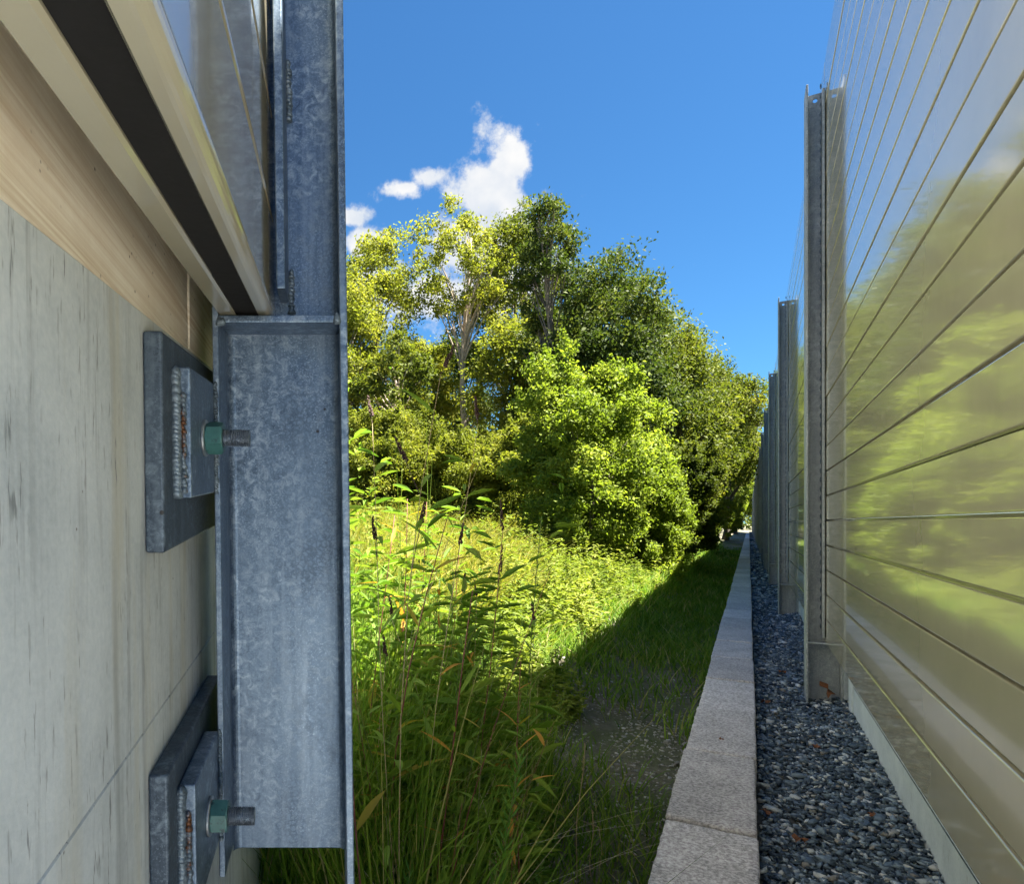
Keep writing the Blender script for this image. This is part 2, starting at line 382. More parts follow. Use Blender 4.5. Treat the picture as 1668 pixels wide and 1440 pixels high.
def thing(name, label, cat, loc=(0,0,0), rz=0, group=None):
    o = bpy.data.objects.new(name, None); COL.objects.link(o); o.location = loc; o.rotation_euler = (0,0,rz)
    o.empty_display_size = .2
    return tag(o, label, cat, group)
def npmesh(name, V, Q, mat, smooth=False):
    """V (n,3), Q (m,k) polygons of equal size"""
    me = bpy.data.meshes.new(name); V = np.asarray(V, np.float32); Q = np.asarray(Q, np.int32); k = Q.shape[1]
    me.vertices.add(len(V)); me.vertices.foreach_set('co', V.ravel())
    me.loops.add(Q.size); me.loops.foreach_set('vertex_index', Q.ravel())
    me.polygons.add(len(Q)); me.polygons.foreach_set('loop_start', np.arange(0, Q.size, k, dtype=np.int32))
    me.polygons.foreach_set('loop_total', np.full(len(Q), k, np.int32))
    if smooth: me.polygons.foreach_set('use_smooth', np.ones(len(Q), bool))
    me.update(calc_edges=True); me.materials.append(mat); return me

# ------------------------------------------------------------------ terrain
ALPHA = math.atan((1220 - PX) / F); SA, CA = math.sin(ALPHA), math.cos(ALPHA)
def sp(x, y): return x*SA + y*CA, -x*CA + y*SA        # along the barrier, distance to its left
def xy(s, p): return s*SA - p*CA, s*CA + p*SA
def ground_z(x, y):
    s, p = sp(np.asarray(x, float), np.asarray(y, float))
    q = np.clip(p - .9, 0, 11)
    z = -.3 + .30*np.minimum(q, 2.0) + .11*np.clip(q - 2.0, 0, 9)
    z = z + .03*np.sin(1.7*s + .6)*np.cos(1.3*p) + .018*np.sin(4.1*s)*np.sin(3.7*p + 1)
    return z
def terrain():
    a = np.concatenate([-np.geomspace(500, 14, 14), np.linspace(-12, 30, 169), np.geomspace(33, 600, 14)])
    b = np.concatenate([-np.geomspace(500, 14, 14), np.linspace(-12, 30, 169), np.geomspace(33, 600, 14)])
    X, Y = np.meshgrid(a, b); Z = ground_z(X, Y)
    s, p = sp(X, Y); Z = np.where(p < .3, np.minimum(Z, -.32), Z)
    n = len(a); m = len(b); V = np.stack([X, Y, Z], -1).reshape(-1, 3)
    i = np.arange(m-1)[:, None]*n + np.arange(n-1)[None]; i = i.ravel()
    Q = np.stack([i, i+1, i+n+1, i+n], -1)
    return tag(link('ground', npmesh('ground', V, Q, M['ground'], True)), kind='structure')
terrain()

M['path'] = simple('pale_bounce_ground', (.50, .48, .44), .95, 0, .2, 25, .5)  # pale colour so the added ground reflects more sun
def path():  # unseen ground added behind the camera to bounce sunlight onto the shaded beam
    a = np.linspace(-9, 14, 93); b = np.linspace(-20, -.9, 77); X, Y = np.meshgrid(a, b)
    Z = np.maximum(ground_z(X, Y), -.3) + .035; n = len(a); m = len(b); V = np.stack([X, Y, Z], -1).reshape(-1, 3)
    i = (np.arange(m-1)[:, None]*n + np.arange(n-1)[None]).ravel()
    tag(link('path', npmesh('path', V, np.stack([i, i+1, i+n+1, i+n], -1), M['path'], True)), kind='structure')  # added unseen bounce ground, not a real path
path()

# ------------------------------------------------------------------ right barrier (local frame: x to the right, y along, z up)
ROT = -ALPHA
Q_OUT, Q_PANEL, Q_IN, Q_CONC = .325, .432, .525, .545
PB, PT, POST_TOP = .403, 4.33, 4.15
S1, BAY = 5.58, 4.98
bar = thing('noise_barrier', 'tall tan glossy plank noise barrier on grey steel posts above the gravel strip', 'noise barrier', (0,0,0), ROT)
NP = 24; PH = (PT - PB)/NP
def plank_profile(h, f):
    return [(f+.078, .0005), (f+.003, .0005), (f+.0006, .0018), (f, .0045), (f, h-.0125), (f+.0008, h-.0105), (f+.003, h-.0095), (f+.022, h-.009), (f+.022, h-.001), (f+.078, h-.001)]
pl_me = MB().prism_y(plank_profile(PH, 0), .006, BAY-.006, 6).mesh('plank', M['paint'])
EX = .25                                        # extra length of the first bay
pl_first = MB().prism_y(plank_profile(PH, 0), .006-EX, BAY-.006, 6).mesh('plank', M['paint'])
for bay in range(0, 12):
    for k in range(NP):
        o = link('plank', pl_first if bay == 0 else pl_me, bar, (Q_PANEL + random.uniform(-.0012, .0012), S1 + (bay-1)*BAY, PB + k*PH), (0, random.uniform(-.0018, .0018), random.uniform(-.0003, .0003)))
# farther planks, too small to pick apart
mb = MB()
for bay in range(12, 22):
    for k in range(NP):
        prof = [(x, z + PB + k*PH) for x, z in plank_profile(PH, Q_PANEL)]
        mb.prism_y(prof, S1 + (bay-1)*BAY + .006, S1 + bay*BAY - .006)
tag(mb.build('distant_planks', M['paint'], bar), kind='stuff')

def hole_plate(mb, x0, x1, z0, z1, y0, y1, r=.014, n=12):
    """plate in the x-z plane with a round hole through its middle"""
    cx, cz = (x0+x1)/2, (z0+z1)/2; out = []; inn = []
    for k in range(n):
        t = 2*math.pi*(k+.5)/n; c, s_ = math.cos(t), math.sin(t); m_ = max(abs(c)/((x1-x0)/2), abs(s_)/((z1-z0)/2))
        out.append((cx + c/m_, cz + s_/m_)); inn.append((cx + r*c, cz + r*s_))
    vs = [(x, y0, z) for x, z in out] + [(x, y0, z) for x, z in inn] + [(x, y1, z) for x, z in out] + [(x, y1, z) for x, z in inn]
    fs = []
    for k in range(n):
        j = (k+1) % n
        fs += [(k, j, n+j, n+k), (2*n+k, 3*n+k, 3*n+j, 2*n+j), (n+k, n+j, 3*n+j, 3*n+k), (k, 2*n+k, 2*n+j, j)]
    mb.add(vs, fs)
def far_post():
    mb = MB(); FW = .1
    def flange(q0, q1, taper):
        prof = [(-FW, -.35), (FW, -.35), (FW, POST_TOP), (-FW, POST_TOP)]
        vs = [(q0, y, z) for y, z in prof] + [(q1, y, z) for y, z in prof]
        mb.add(vs, [(3,2,1,0), (4,5,6,7), (0,1,5,4), (1,2,6,5), (2,3,7,6), (3,0,4,7)])
    flange(Q_OUT, Q_OUT+.012, 0); flange(Q_IN-.012, Q_IN, 0)
    mb.box(Q_OUT+.012, Q_IN-.012, -.005, .005, -.3, POST_TOP-.12)
    mid = (Q_OUT+Q_IN)/2
    hole_plate(mb, Q_OUT+.012, mid, POST_TOP-.12, POST_TOP-.03, -.005, .005)
    hole_plate(mb, mid, Q_IN-.012, POST_TOP-.12, POST_TOP-.03, -.005, .005)
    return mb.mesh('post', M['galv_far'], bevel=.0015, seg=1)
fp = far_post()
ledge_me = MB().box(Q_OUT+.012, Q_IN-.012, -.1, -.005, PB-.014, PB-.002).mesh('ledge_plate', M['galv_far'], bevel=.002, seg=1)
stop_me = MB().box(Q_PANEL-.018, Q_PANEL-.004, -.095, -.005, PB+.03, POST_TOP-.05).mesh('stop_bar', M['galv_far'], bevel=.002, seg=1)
mbw = MB()
for i in range(60):
    z = PB+.08+i*.062
    mbw.tube([(Q_PANEL-.02, -.009, z), (Q_PANEL-.021, -.012, z+.02), (Q_PANEL-.02, -.009, z+.035)], [.003, .006, .003], 5)
weldf_me = mbw.mesh('weld_bead', M['weld'], smooth=True)
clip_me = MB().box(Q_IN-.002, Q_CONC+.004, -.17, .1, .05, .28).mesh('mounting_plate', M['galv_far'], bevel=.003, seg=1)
for i in range(-1, 21):
    p = link('post', fp, bar, (0, S1 + i*BAY - (EX if i < 0 else 0), 0))
    link('ledge_plate', ledge_me, p); link('stop_bar', stop_me, p); link('mounting_plate', clip_me, p)
    if 0 <= i < 4: link('weld_bead', weldf_me, p)
# concrete footing
cw = MB(); L0, L1 = -6, 110
cw.box(Q_CONC, Q_CONC+.4, .2, L1, -.8, .95)
fo = thing('concrete_footing', 'low pale concrete footing wall showing between the gravel and the lowest tan plank', 'concrete wall', (0,0,0), ROT)
cw.build('wall', M['concrete_far'], fo)
mb = MB()
mb.box(Q_CONC-.003, Q_CONC+.01, .2, L1, .188, .191)
mb.build('form_joint', M['galv_dark'], fo)
pil_me = MB().box(Q_CONC-.012, Q_CONC+.01, -.42, -.28, -.2, .5).mesh('pilaster', M['concrete_far'], bevel=.006, seg=1)
for i in range(0, 12): link('pilaster', pil_me, fo, (0, S1+i*BAY, 0))

# kerb of cast blocks
KB0, KB1 = -.262, .028; KT = .1; BL = .885
kerb = thing('block_kerb', 'long low retaining kerb of pinkish grey cast stone blocks along the gravel', 'kerb', (0,0,0), ROT)
blocks = []
for v in range(5):
    r = random.Random(v); nx, ny, nz_ = 9, 24, 5
    W = KB1-KB0; bm = bmesh.new(); bmesh.ops.create_grid(bm, x_segments=1, y_segments=1, size=1); bm.clear()
    # ring-lofted block: rows along y of a rounded rectangle section
    sec = []; rd = .008; ww, hh_ = W/2, .1
    for (cx, cz, a0) in ((ww-rd, hh_-rd, 0), (-ww+rd, hh_-rd, 90), (-ww+rd, -hh_+rd, 180), (ww-rd, -hh_+rd, 270)):
        for q in range(4): sec.append((cx + rd*math.cos(R(a0+30*q)), cz + rd*math.sin(R(a0+30*q))))
        nxt = {0: (-1, 0, nx), 90: (0, -1, nz_), 180: (1, 0, nx), 270: (0, 1, nz_)}[a0]; L = (2*ww if nxt[0] else 2*hh_) - 2*rd; x_, z_ = sec[-1]
        for q in range(1, nxt[2]): sec.append((x_ + nxt[0]*L*q/nxt[2], z_ + nxt[1]*L*q/nxt[2]))
    rows = []
    ys = [.007, .009, .016] + [.016 + (BL-.032)*q/ny for q in range(1, ny)] + [BL-.016, BL-.009, BL-.007]
    for iy, yy in enumerate(ys):
        e = min(iy, len(ys)-1-iy); ins = (.010, .004, 0)[e] if e < 3 else 0
        row = []
        for (x_, z_) in sec:
            jx, jz = r.uniform(-.0026, .0026), r.uniform(-.0016, .0016)
            row.append(bm.verts.new(((KB0+KB1)/2 + x_*(1-ins/ww) + jx, yy + r.uniform(-.001, .001), KT-.1 + z_*(1-ins/hh_) + jz)))
        rows.append(row)
    for a_, b_ in zip(rows, rows[1:]):
        for q in range(len(sec)): bm.faces.new((a_[q], a_[(q+1) % len(sec)], b_[(q+1) % len(sec)], b_[q]))
    bm.faces.new(rows[0]); bm.faces.new(rows[-1][::-1]); bmesh.ops.recalc_face_normals(bm, faces=bm.faces)
    me = bpy.data.meshes.new('block'); bm.to_mesh(me); bm.free(); me.materials.append(M['block'])
    me.polygons.foreach_set('use_smooth', [True]*len(me.polygons)); blocks.append(me)
k0 = -3
JO = 2.43/CA - BL*2 - .1
for k in range(k0, 100):
    link('block', blocks[k % 5], kerb, (random.uniform(-.005, .005), JO + k*BL, random.uniform(-.005, .005)), (random.uniform(-.002, .002), random.uniform(-.006, .006), random.uniform(-.003, .003)))
lower = [MB().box(KB0+.012, KB1-.01, .004, BL-.004, KT-.402, KT-.206).mesh('lower_block', M['block'], bevel=.012, seg=2) for _ in range(1)]
for k in range(k0, 100):
    link('lower_block', lower[0], kerb, (random.uniform(-.005, .005), JO + (k+.5)*BL, 0))

# gravel bed and stones
gb = MB().box(KB1-.004, Q_CONC+.02, L0, L1, -.3, -.03)
o = gb.build('gravel_bed', M['gravel_bed']); o.rotation_euler = (0,0,ROT); tag(o, kind='structure')
def stones(n, q0, q1, s0, s1, size, zf, name, mat, spow=1.0):
    base = np.array([(-1,-1,-1),(1,-1,-1),(1,1,-1),(-1,1,-1),(-1,-1,1),(1,-1,1),(1,1,1),(-1,1,1)], float)*.72
    tri = np.array([(0,2,1),(0,3,2),(4,5,6),(4,6,7),(0,1,5),(0,5,4),(1,2,6),(1,6,5),(2,3,7),(2,7,6),(3,0,4),(3,4,7)])
    nv = len(base)
    q = rng.uniform(q0, q1, n); u = rng.uniform(0, 1, n)**spow; s = s0 + (s1-s0)*u
    sz = size*np.exp(rng.normal(0, .34, n))*(1 + .02*(s - s0))
    sc = sz[:, None]*rng.uniform([.7, .45, .22], [1.6, 1.0, .65], (n, 3))
    P = base[None] + rng.uniform(-.42, .42, (n, nv, 3))
    # facet: flatten against random planes
    for _ in range(3):
        d = rng.normal(size=(n, 1, 3)); d /= np.linalg.norm(d, axis=2, keepdims=True)
        t = (P*d).sum(2, keepdims=True); P = P - d*np.maximum(t - .75, 0)
    P = P*sc[:, None, :]
    ang = rng.uniform(0, 6.283, n); til = rng.normal(0, .8, n)
    c, si = np.cos(til)[:, None], np.sin(til)[:, None]
    x, y, z = P[..., 0], P[..., 1]*c - P[..., 2]*si, P[..., 1]*si + P[..., 2]*c
    c, si = np.cos(ang)[:, None], np.sin(ang)[:, None]
    x, y = x*c - y*si, x*si + y*c
    P = np.stack([x + q[:, None], y + s[:, None], z + zf(q, s)[:, None]], -1)
    T = (tri[None] + (np.arange(n)*nv)[:, None, None]).reshape(-1, 3)
    return npmesh(name, P.reshape(-1, 3), T, mat)
zf = lambda q, s: -.022 + rng.uniform(-.022, .024, len(q)) + .018*np.sin(q*9 + s*2.1)*np.sin(s*3.3) + .03*np.clip((q-.35)/.2, 0, 1)
g = link('gravel', stones(52000, KB1+.015, Q_CONC-.005, .8, 13, .0108, zf, 'gravel', M['gravel'], 1.5)); g.rotation_euler = (0,0,ROT)
tag(g, 'crushed blue grey stone between the kerb and the footing', 'gravel', kind='stuff')
g = link('gravel', stones(9000, KB1+.02, Q_CONC-.01, 12, 60, .026, zf, 'far_gravel', M['gravel'], 1.4)); g.rotation_euler = (0,0,ROT)
tag(g, 'crushed blue grey stone along the far run of the kerb', 'gravel', kind='stuff')
# dead leaves
def dry_leaf(name, label, q, s, z, size, seed, upright=.6):
    r = random.Random(seed); mb = MB(); n = 14; outl = []
    for k in range(n):
        t = 2*math.pi*k/n; rad = size*(1 + .45*math.cos(5*t)*(.6+.4*r.random()))*.8
        outl.append((rad*math.cos(t), rad*math.sin(t), size*.35*math.sin(3*t + seed) + r.uniform(-.1, .1)*size))
    vs = [(0, 0, size*.12)] + outl + [(0, 0, size*.12-.0015)] + [(a, b, c-.0015) for a, b, c in outl]
    fs = []
    for k in range(n):
        j = (k+1) % n
        fs += [(0, 1+k, 1+j), (n+1, n+2+j, n+2+k), (1+k, n+2+k, n+2+j, 1+j)]
    mb.add(vs, fs)
    o = mb.build(name, M['dry_leaf'])
    x, y = xy(s, -q); o.location = (x, y, z); o.rotation_euler = (R(upright*80), 0, r.uniform(0, 6)); 
    return tag(o, label, 'leaf')
dry_leaf('dry_leaf', 'curled rust brown dead leaf resting against the foot of a steel post', .44, S1-.1, .095, .06, 2, .75)
dry_leaf('dry_leaf', 'dark brown dead leaf lying flat among the gravel stones', .16, 3.0, .03, .028, 5, .1)
dry_leaf('dry_leaf', 'small reddish dead leaf lying in the gravel against the kerb', .06, 3.25, .02, .022, 7, .2)

for k_, (q_, s_, z_, sz_, lb_) in enumerate([(-.12, 3.9, .104, .016, 'tiny curled brown leaf lying on top of the kerb blocks'), (.3, 4.3, .03, .022, 'brown leaf caught between stones in the middle of the gravel'),
        (.09, 5.2, .03, .03, 'tan leaf lying where gravel meets kerb'), (.42, 3.4, .035, .018, 'small dark leaf near the concrete footing'), (.22, 6.3, .03, .03, 'dull brown leaf farther along the gravel beside the first post')]):
    dry_leaf('dry_leaf', lb_, q_, s_, z_, sz_, 20 + k_, .05)

# ------------------------------------------------------------------ left barrier, seen close up
SL = .0878; RK = .013
LO = Vector((-.08, 1.08, 0))
def LW(p):
    x, y, z = p; zz = z + SL*y
    return (x - RK*zz - LO.x, y - LO.y, zz + EYE - LO.z)
nb = thing('noise_barrier', 'close galvanised steel beam with green nuts carrying a tan panel beside a concrete wall', 'noise barrier', LO)
YF, YW = .98, 1.08
XI0, XI1, XO0, XO1 = -.1725, -.1635, .0155, .0270
def beam():
    mb = MB()
    # one I profile with filleted web, cut to different lengths
    fl = [(XI0, XI1, -.61, 2.6), (XO0, XO1, -1.7, 2.6)]
    for a, b, z0, z1 in fl: mb.box(a, b, YF, YF+.2, z0, z1)
    r = .012; yw0, yw1 = YW-.0045, YW+.0045
    prof = []
    for sgn, yy in ((-1, yw0), (1, yw1)):
        arcs = []
        for k in range(6):
            t = math.pi/2*k/5; arcs.append((XI1-.0005 + r*(1-math.sin(t)), yy + sgn*r*(1-math.cos(t))))
        arcs = arcs[::-1] if False else arcs
        right = [(XO0+.0005 - (a - XI1 + .0005), b) for a, b in arcs][::-1]
        # from the inner flange to the outer flange
        seq = sorted(arcs, key=lambda q: q[0]) + sorted(right, key=lambda q: q[0])
        prof += seq if sgn < 0 else seq[::-1]
    z0, z1 = -.622, 2.6; n = len(prof); vs = [(x, y, z0) for x, y in prof] + [(x, y, z1) for x, y in prof]
    fs = [(i, (i+1) % n, n+(i+1) % n, n+i) for i in range(n)] + [tuple(range(n-1, -1, -1)), tuple(range(n, 2*n))]
    mb.add(vs, fs)
    return mb
def near_part(mb, name, mat, parent, **k): return mb.build(name, mat, parent, xf=LW, **k)
post = near_part(beam(), 'post', M['galv'], nb, bevel=.0018, seg=2, angle=60)
near_part(MB().box(XI1, XO0, YF+.002, YW-.0045, .2105, .2215), 'ledge_plate', M['galv'], post, bevel=.002)
near_part(MB().box(-.0775, -.0640, YF+.006, YW-.0045, .262, 2.55), 'stop_bar', M['galv'], post, bevel=.002)
def lumps(path_fn, n, r, length, axis, jit=.15, seed=1):
    """a run of weld: overlapping flattened beads"""
    mb = MB(); rr = random.Random(seed)
    bmx = bmesh.new(); bmesh.ops.create_uvsphere(bmx, u_segments=10, v_segments=7, radius=1)
    bv = [v.co.copy() for v in bmx.verts]; bf = [[v.index for v in f.verts] for f in bmx.faces]; bmx.free()
    for i in range(n):
        c = Vector(path_fn(i/(n-1))) ; s = r*(1 + rr.uniform(-jit, jit))
        sc = Vector((s, s, s)); sc[axis] = length*(1 + rr.uniform(-.2, .2))
        off = Vector((rr.uniform(-jit, jit), rr.uniform(-jit, jit), rr.uniform(-jit, jit)))*r*.7
        mb.add([c + off + Vector((v.x*sc.x, v.y*sc.y, v.z*sc.z - (v.x*v.x)*length*.6)) for v in bv], bf)
    return mb
near_part(lumps(lambda t: (-.0605, YW-.006, .236 + .075*t), 14, .0055, .0045, 2, .3, 3), 'weld_bead', M['weld'], post, smooth=True)
near_part(lumps(lambda t: (-.0605, YW-.006, .80 + .1*t), 16, .0055, .0045, 2, .3, 5), 'weld_bead', M['weld'], post, smooth=True)
near_part(lumps(lambda t: (-.0605, YW-.006, .56 + .09*t), 16, .0055, .0045, 2, .3, 6), 'weld_bead', M['weld'], post, smooth=True)
near_part(lumps(lambda t: (XI1+.001 + .006*t, YF+.002, .212), 4, .006, .006, 2, .3, 8), 'weld_bead', M['weld'], post, smooth=True)
near_part(lumps(lambda t: (XO0-.001 - .003*t, YF+.002, .216), 3, .006, .008, 2, .3, 9), 'weld_bead', M['weld'], post, smooth=True)

def bracket(zoff, seed):
    XC, XE, XP = -.2154, -.192, XI0+.0015
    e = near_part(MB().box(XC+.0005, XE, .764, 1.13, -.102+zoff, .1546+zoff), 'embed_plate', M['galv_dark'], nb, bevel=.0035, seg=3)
    c = near_part(MB().box(XE+.0005, XP, .814, .9795, -.041+zoff, .120+zoff), 'clip_plate', M['galv'], nb, bevel=.0025, seg=2)
    near_part(lumps(lambda t: (XE+.0035, .8115, -.034+zoff + .148*t), 30, .0076, .0078, 2, .10, seed), 'weld_bead', M['weld'], c, smooth=True)
    near_part(lumps(lambda t: (XE+.0125, .8125, -.03+zoff + .115*t), 22, .0042, .0045, 2, .3, seed+1), 'weld_bead', M['weld_rust'], c, smooth=True)
    near_part(lumps(lambda t: (XP+.002, YF-.001, -.04+zoff + .16*t), 46, .0035, .003, 2, .35, seed+2), 'weld_bead', M['weld'], c, smooth=True)
    # bolt along +x
    yb, zb = .9, .036 + zoff
    def lathe(pairs, n=28):
        mb = MB(); vs = []; fs = []
        for x, r in pairs:
            for k in range(n):
                t = 2*math.pi*k/n; vs.append((x, yb + r*math.cos(t), zb + r*math.sin(t)))
        for i in range(len(pairs)-1):
            for k in range(n): fs.append((i*n+k, i*n+(k+1) % n, (i+1)*n+(k+1) % n, (i+1)*n+k))
        fs.append(tuple(range(n-1, -1, -1))); fs.append(tuple(range((len(pairs)-1)*n, len(pairs)*n)))
        return mb.add(vs, fs)
    x0 = XP; pr = [(x0-.004, .0112)]
    xe = x0+.062; x = x0+.004
    while x < xe-.002:
        pr += [(x, .0105), (x+.0014, .0122)]; x += .0028
    pr += [(xe-.001, .0108), (xe, .0095)]
    b = near_part(lathe(pr), 'bolt', M['bolt'], nb)
    near_part(lathe([(x0+.0003, .013), (x0+.0003, .0245), (x0+.0012, .0252), (x0+.003, .0252), (x0+.0038, .0245), (x0+.0038, .013)]), 'washer', M['washer'], b)
    # hexagonal nut with chamfered corners
    mb = MB(); n = 48; x1, x2 = x0+.0041, x0+.0265; rot = R(9 + seed); vs = []; fs = []
    def rad(t): 
        a = (t % (math.pi/3)) - math.pi/6; return .0195/math.cos(a)
    for (x, ch) in ((x1, .0198), (x1+.0022, 1), (x2-.0022, 1), (x2, .0198), (x2, .0122)):
        for k in range(n):
            t = 2*math.pi*k/n; rr = min(rad(t), ch) ; vs.append((x, yb + rr*math.cos(t+rot), zb + rr*math.sin(t+rot)))
    for i in range(4):
        for k in range(n): fs.append((i*n+k, i*n+(k+1) % n, (i+1)*n+(k+1) % n, (i+1)*n+k))
    fs.append(tuple(range(n-1, -1, -1))); mb.add(vs, fs)
    near_part(mb, 'nut', M['nut'], b)
bracket(0, 11); bracket(-.5126, 23)

# panel: bottom plank with its open channel, then plain planks
FX = -.0868; BX = -.1667
def arc(cx, cz, r, a0, a1, n=7): return [(cx + r*math.cos(R(a0 + (a1-a0)*k/n)), cz + r*math.sin(R(a0 + (a1-a0)*k/n))) for k in range(n+1)]
PZ = .2235; LPH = .1675
prof = [(BX, PZ+LPH-.001), (BX, PZ+.004), (BX+.004, PZ), (BX+.024, PZ), (BX+.0272, PZ+.003), (BX+.0272, PZ+.155), (-.108, PZ+.155), (-.108, PZ+.004)]
prof += [(-.105, PZ+.0005)] + arc(-.0953, PZ+.012, .012, -90, 12) + [(FX+.0012, PZ+.019), (FX, PZ+.023), (FX, PZ+LPH-.012), (FX-.004, PZ+LPH-.005), (FX-.009, PZ+LPH-.001)]
def near_plank(k, y0, y1):
    if k == 0: mb = MB().prism_y(prof, y0, y1, 1)
    else:
        z0 = PZ + k*LPH
        p2 = [(-x, z + z0) for x, z in plank_profile(LPH, -FX)]
        mb = MB().prism_y(p2, y0, y1, 1)
    return near_part(mb, 'plank', M['paint'], nb)
for k in range(13): near_plank(k, -3.9, YW-.008)
for k in range(13): near_plank(k, YW+.008, 6.0)
M['channel_shade_fill'] = simple('channel_shade_black', (.004, .004, .005), .95, 0, .3, 80, .2)  # black colour for the shade inside the open channel
near_part(MB().box(BX+.0276, -.1084, -3.88, YW-.012, PZ+.005, PZ+.15), 'channel_shade_fill', M['channel_shade_fill'], nb)  # added dark fill standing in for shade in the void
# the next post along
p2 = link('post', post.data, nb, (0, 4.92, 4.92*SL)); p3 = link('post', post.data, nb, (0, -4.98, -4.98*SL))

# concrete wall behind
cwl = thing('concrete_wall', 'weathered grey formed concrete wall with reflected sunlight painted on its upper band behind the steel beam', 'concrete wall', LO)
CX = -.2154
mb = MB(); mb.box(-.65, CX, -4.4, 6.4, -.3035, .1765); near_part(mb, 'wall', M['concrete'], cwl, bevel=.0015, seg=1)
mb = MB(); mb.box(-.65, CX-.0005, -4.4, 6.4, -2.4, -.305); near_part(mb, 'wall', M['concrete'], cwl, bevel=.0015, seg=1)
mb = MB(); mb.box(-.65, CX-.0015, -4.4, 1.022, .177, .75); near_part(mb, 'painted_light_band', M['band'], cwl, bevel=.002, seg=1)  # upper wall carrying the painted reflected sunlight
mb = MB(); mb.box(-.65, CX+.0005, 1.0235, 6.4, .177, .75); near_part(mb, 'painted_light_band', M['band'], cwl, bevel=.002, seg=1)

# ------------------------------------------------------------------ foliage helpers
def leaf_cloud(C, rad, per, size, seed, asp=.5, up=.35, flat=.75, droop=0.0):
    """many rhombus leaves round cluster centres C with radii rad"""
    r = np.random.default_rng(seed); n = len(C)
    cnt = np.maximum(1, (per*(rad/rad.mean())**2*r.uniform(.6, 1.4, n)).astype(int))
    idx = np.repeat(np.arange(n), cnt); m = len(idx)
    d = r.normal(size=(m, 3)); d /= np.linalg.norm(d, axis=1, keepdims=True)
    rr = r.uniform(0, 1, m)**.45
    ax = r.normal(size=(n, 3)); ax /= np.linalg.norm(ax, axis=1, keepdims=True); st = r.uniform(.0, .9, n)
    g_ = np.clip(r.normal(size=(m, 3))*.52, -1.1, 1.1); off = g_*rad[idx][:, None]*np.array([1, 1, flat])
    off = off + ax[idx]*((off*ax[idx]).sum(1)*st[idx])[:, None]
    tail = (r.uniform(0, 1, m) < .1)[:, None]; off = np.where(tail, off*r.uniform(1, 1.4, (m, 1)), off)
    P = C[idx] + off
    nrm = d*.55 + r.normal(size=(m, 3))*.55 + np.array([0, 0, up]); nrm /= np.linalg.norm(nrm, axis=1, keepdims=True)
    t = r.normal(size=(m, 3)); t[:, 2] -= droop; t -= nrm*(t*nrm).sum(1, keepdims=True); t /= np.linalg.norm(t, axis=1, keepdims=True)
    b = np.cross(nrm, t); L = (size*np.exp(r.normal(0, .25, m)))[:, None]
    fold = nrm*L*.12
    V = np.stack([P - t*L*.5, P + b*L*asp*.5 - t*L*.06 + fold, P + t*L*.5, P - b*L*asp*.5 - t*L*.06 + fold], 1).reshape(-1, 3)
    Q = np.arange(4*m).reshape(-1, 4)
    return V, Q
def crown_clusters(n, rx, ry, rz, seed, inner=.45, low=-.7, bumps=9):
    r = np.random.default_rng(seed); C = []
    bd = r.normal(size=(bumps, 3)); bd /= np.linalg.norm(bd, axis=1, keepdims=True); ba = r.uniform(-.35, .45, bumps)
    while len(C) < n:
        d = r.normal(size=3); d /= np.linalg.norm(d)
        if d[2] < low: continue
        k = 1 + sum(a*max(0, float(d @ e))**4 for a, e in zip(ba, bd))
        C.append(d*k*r.uniform(inner, 1)**.6)
    return np.array(C)*np.array([rx, ry, rz])
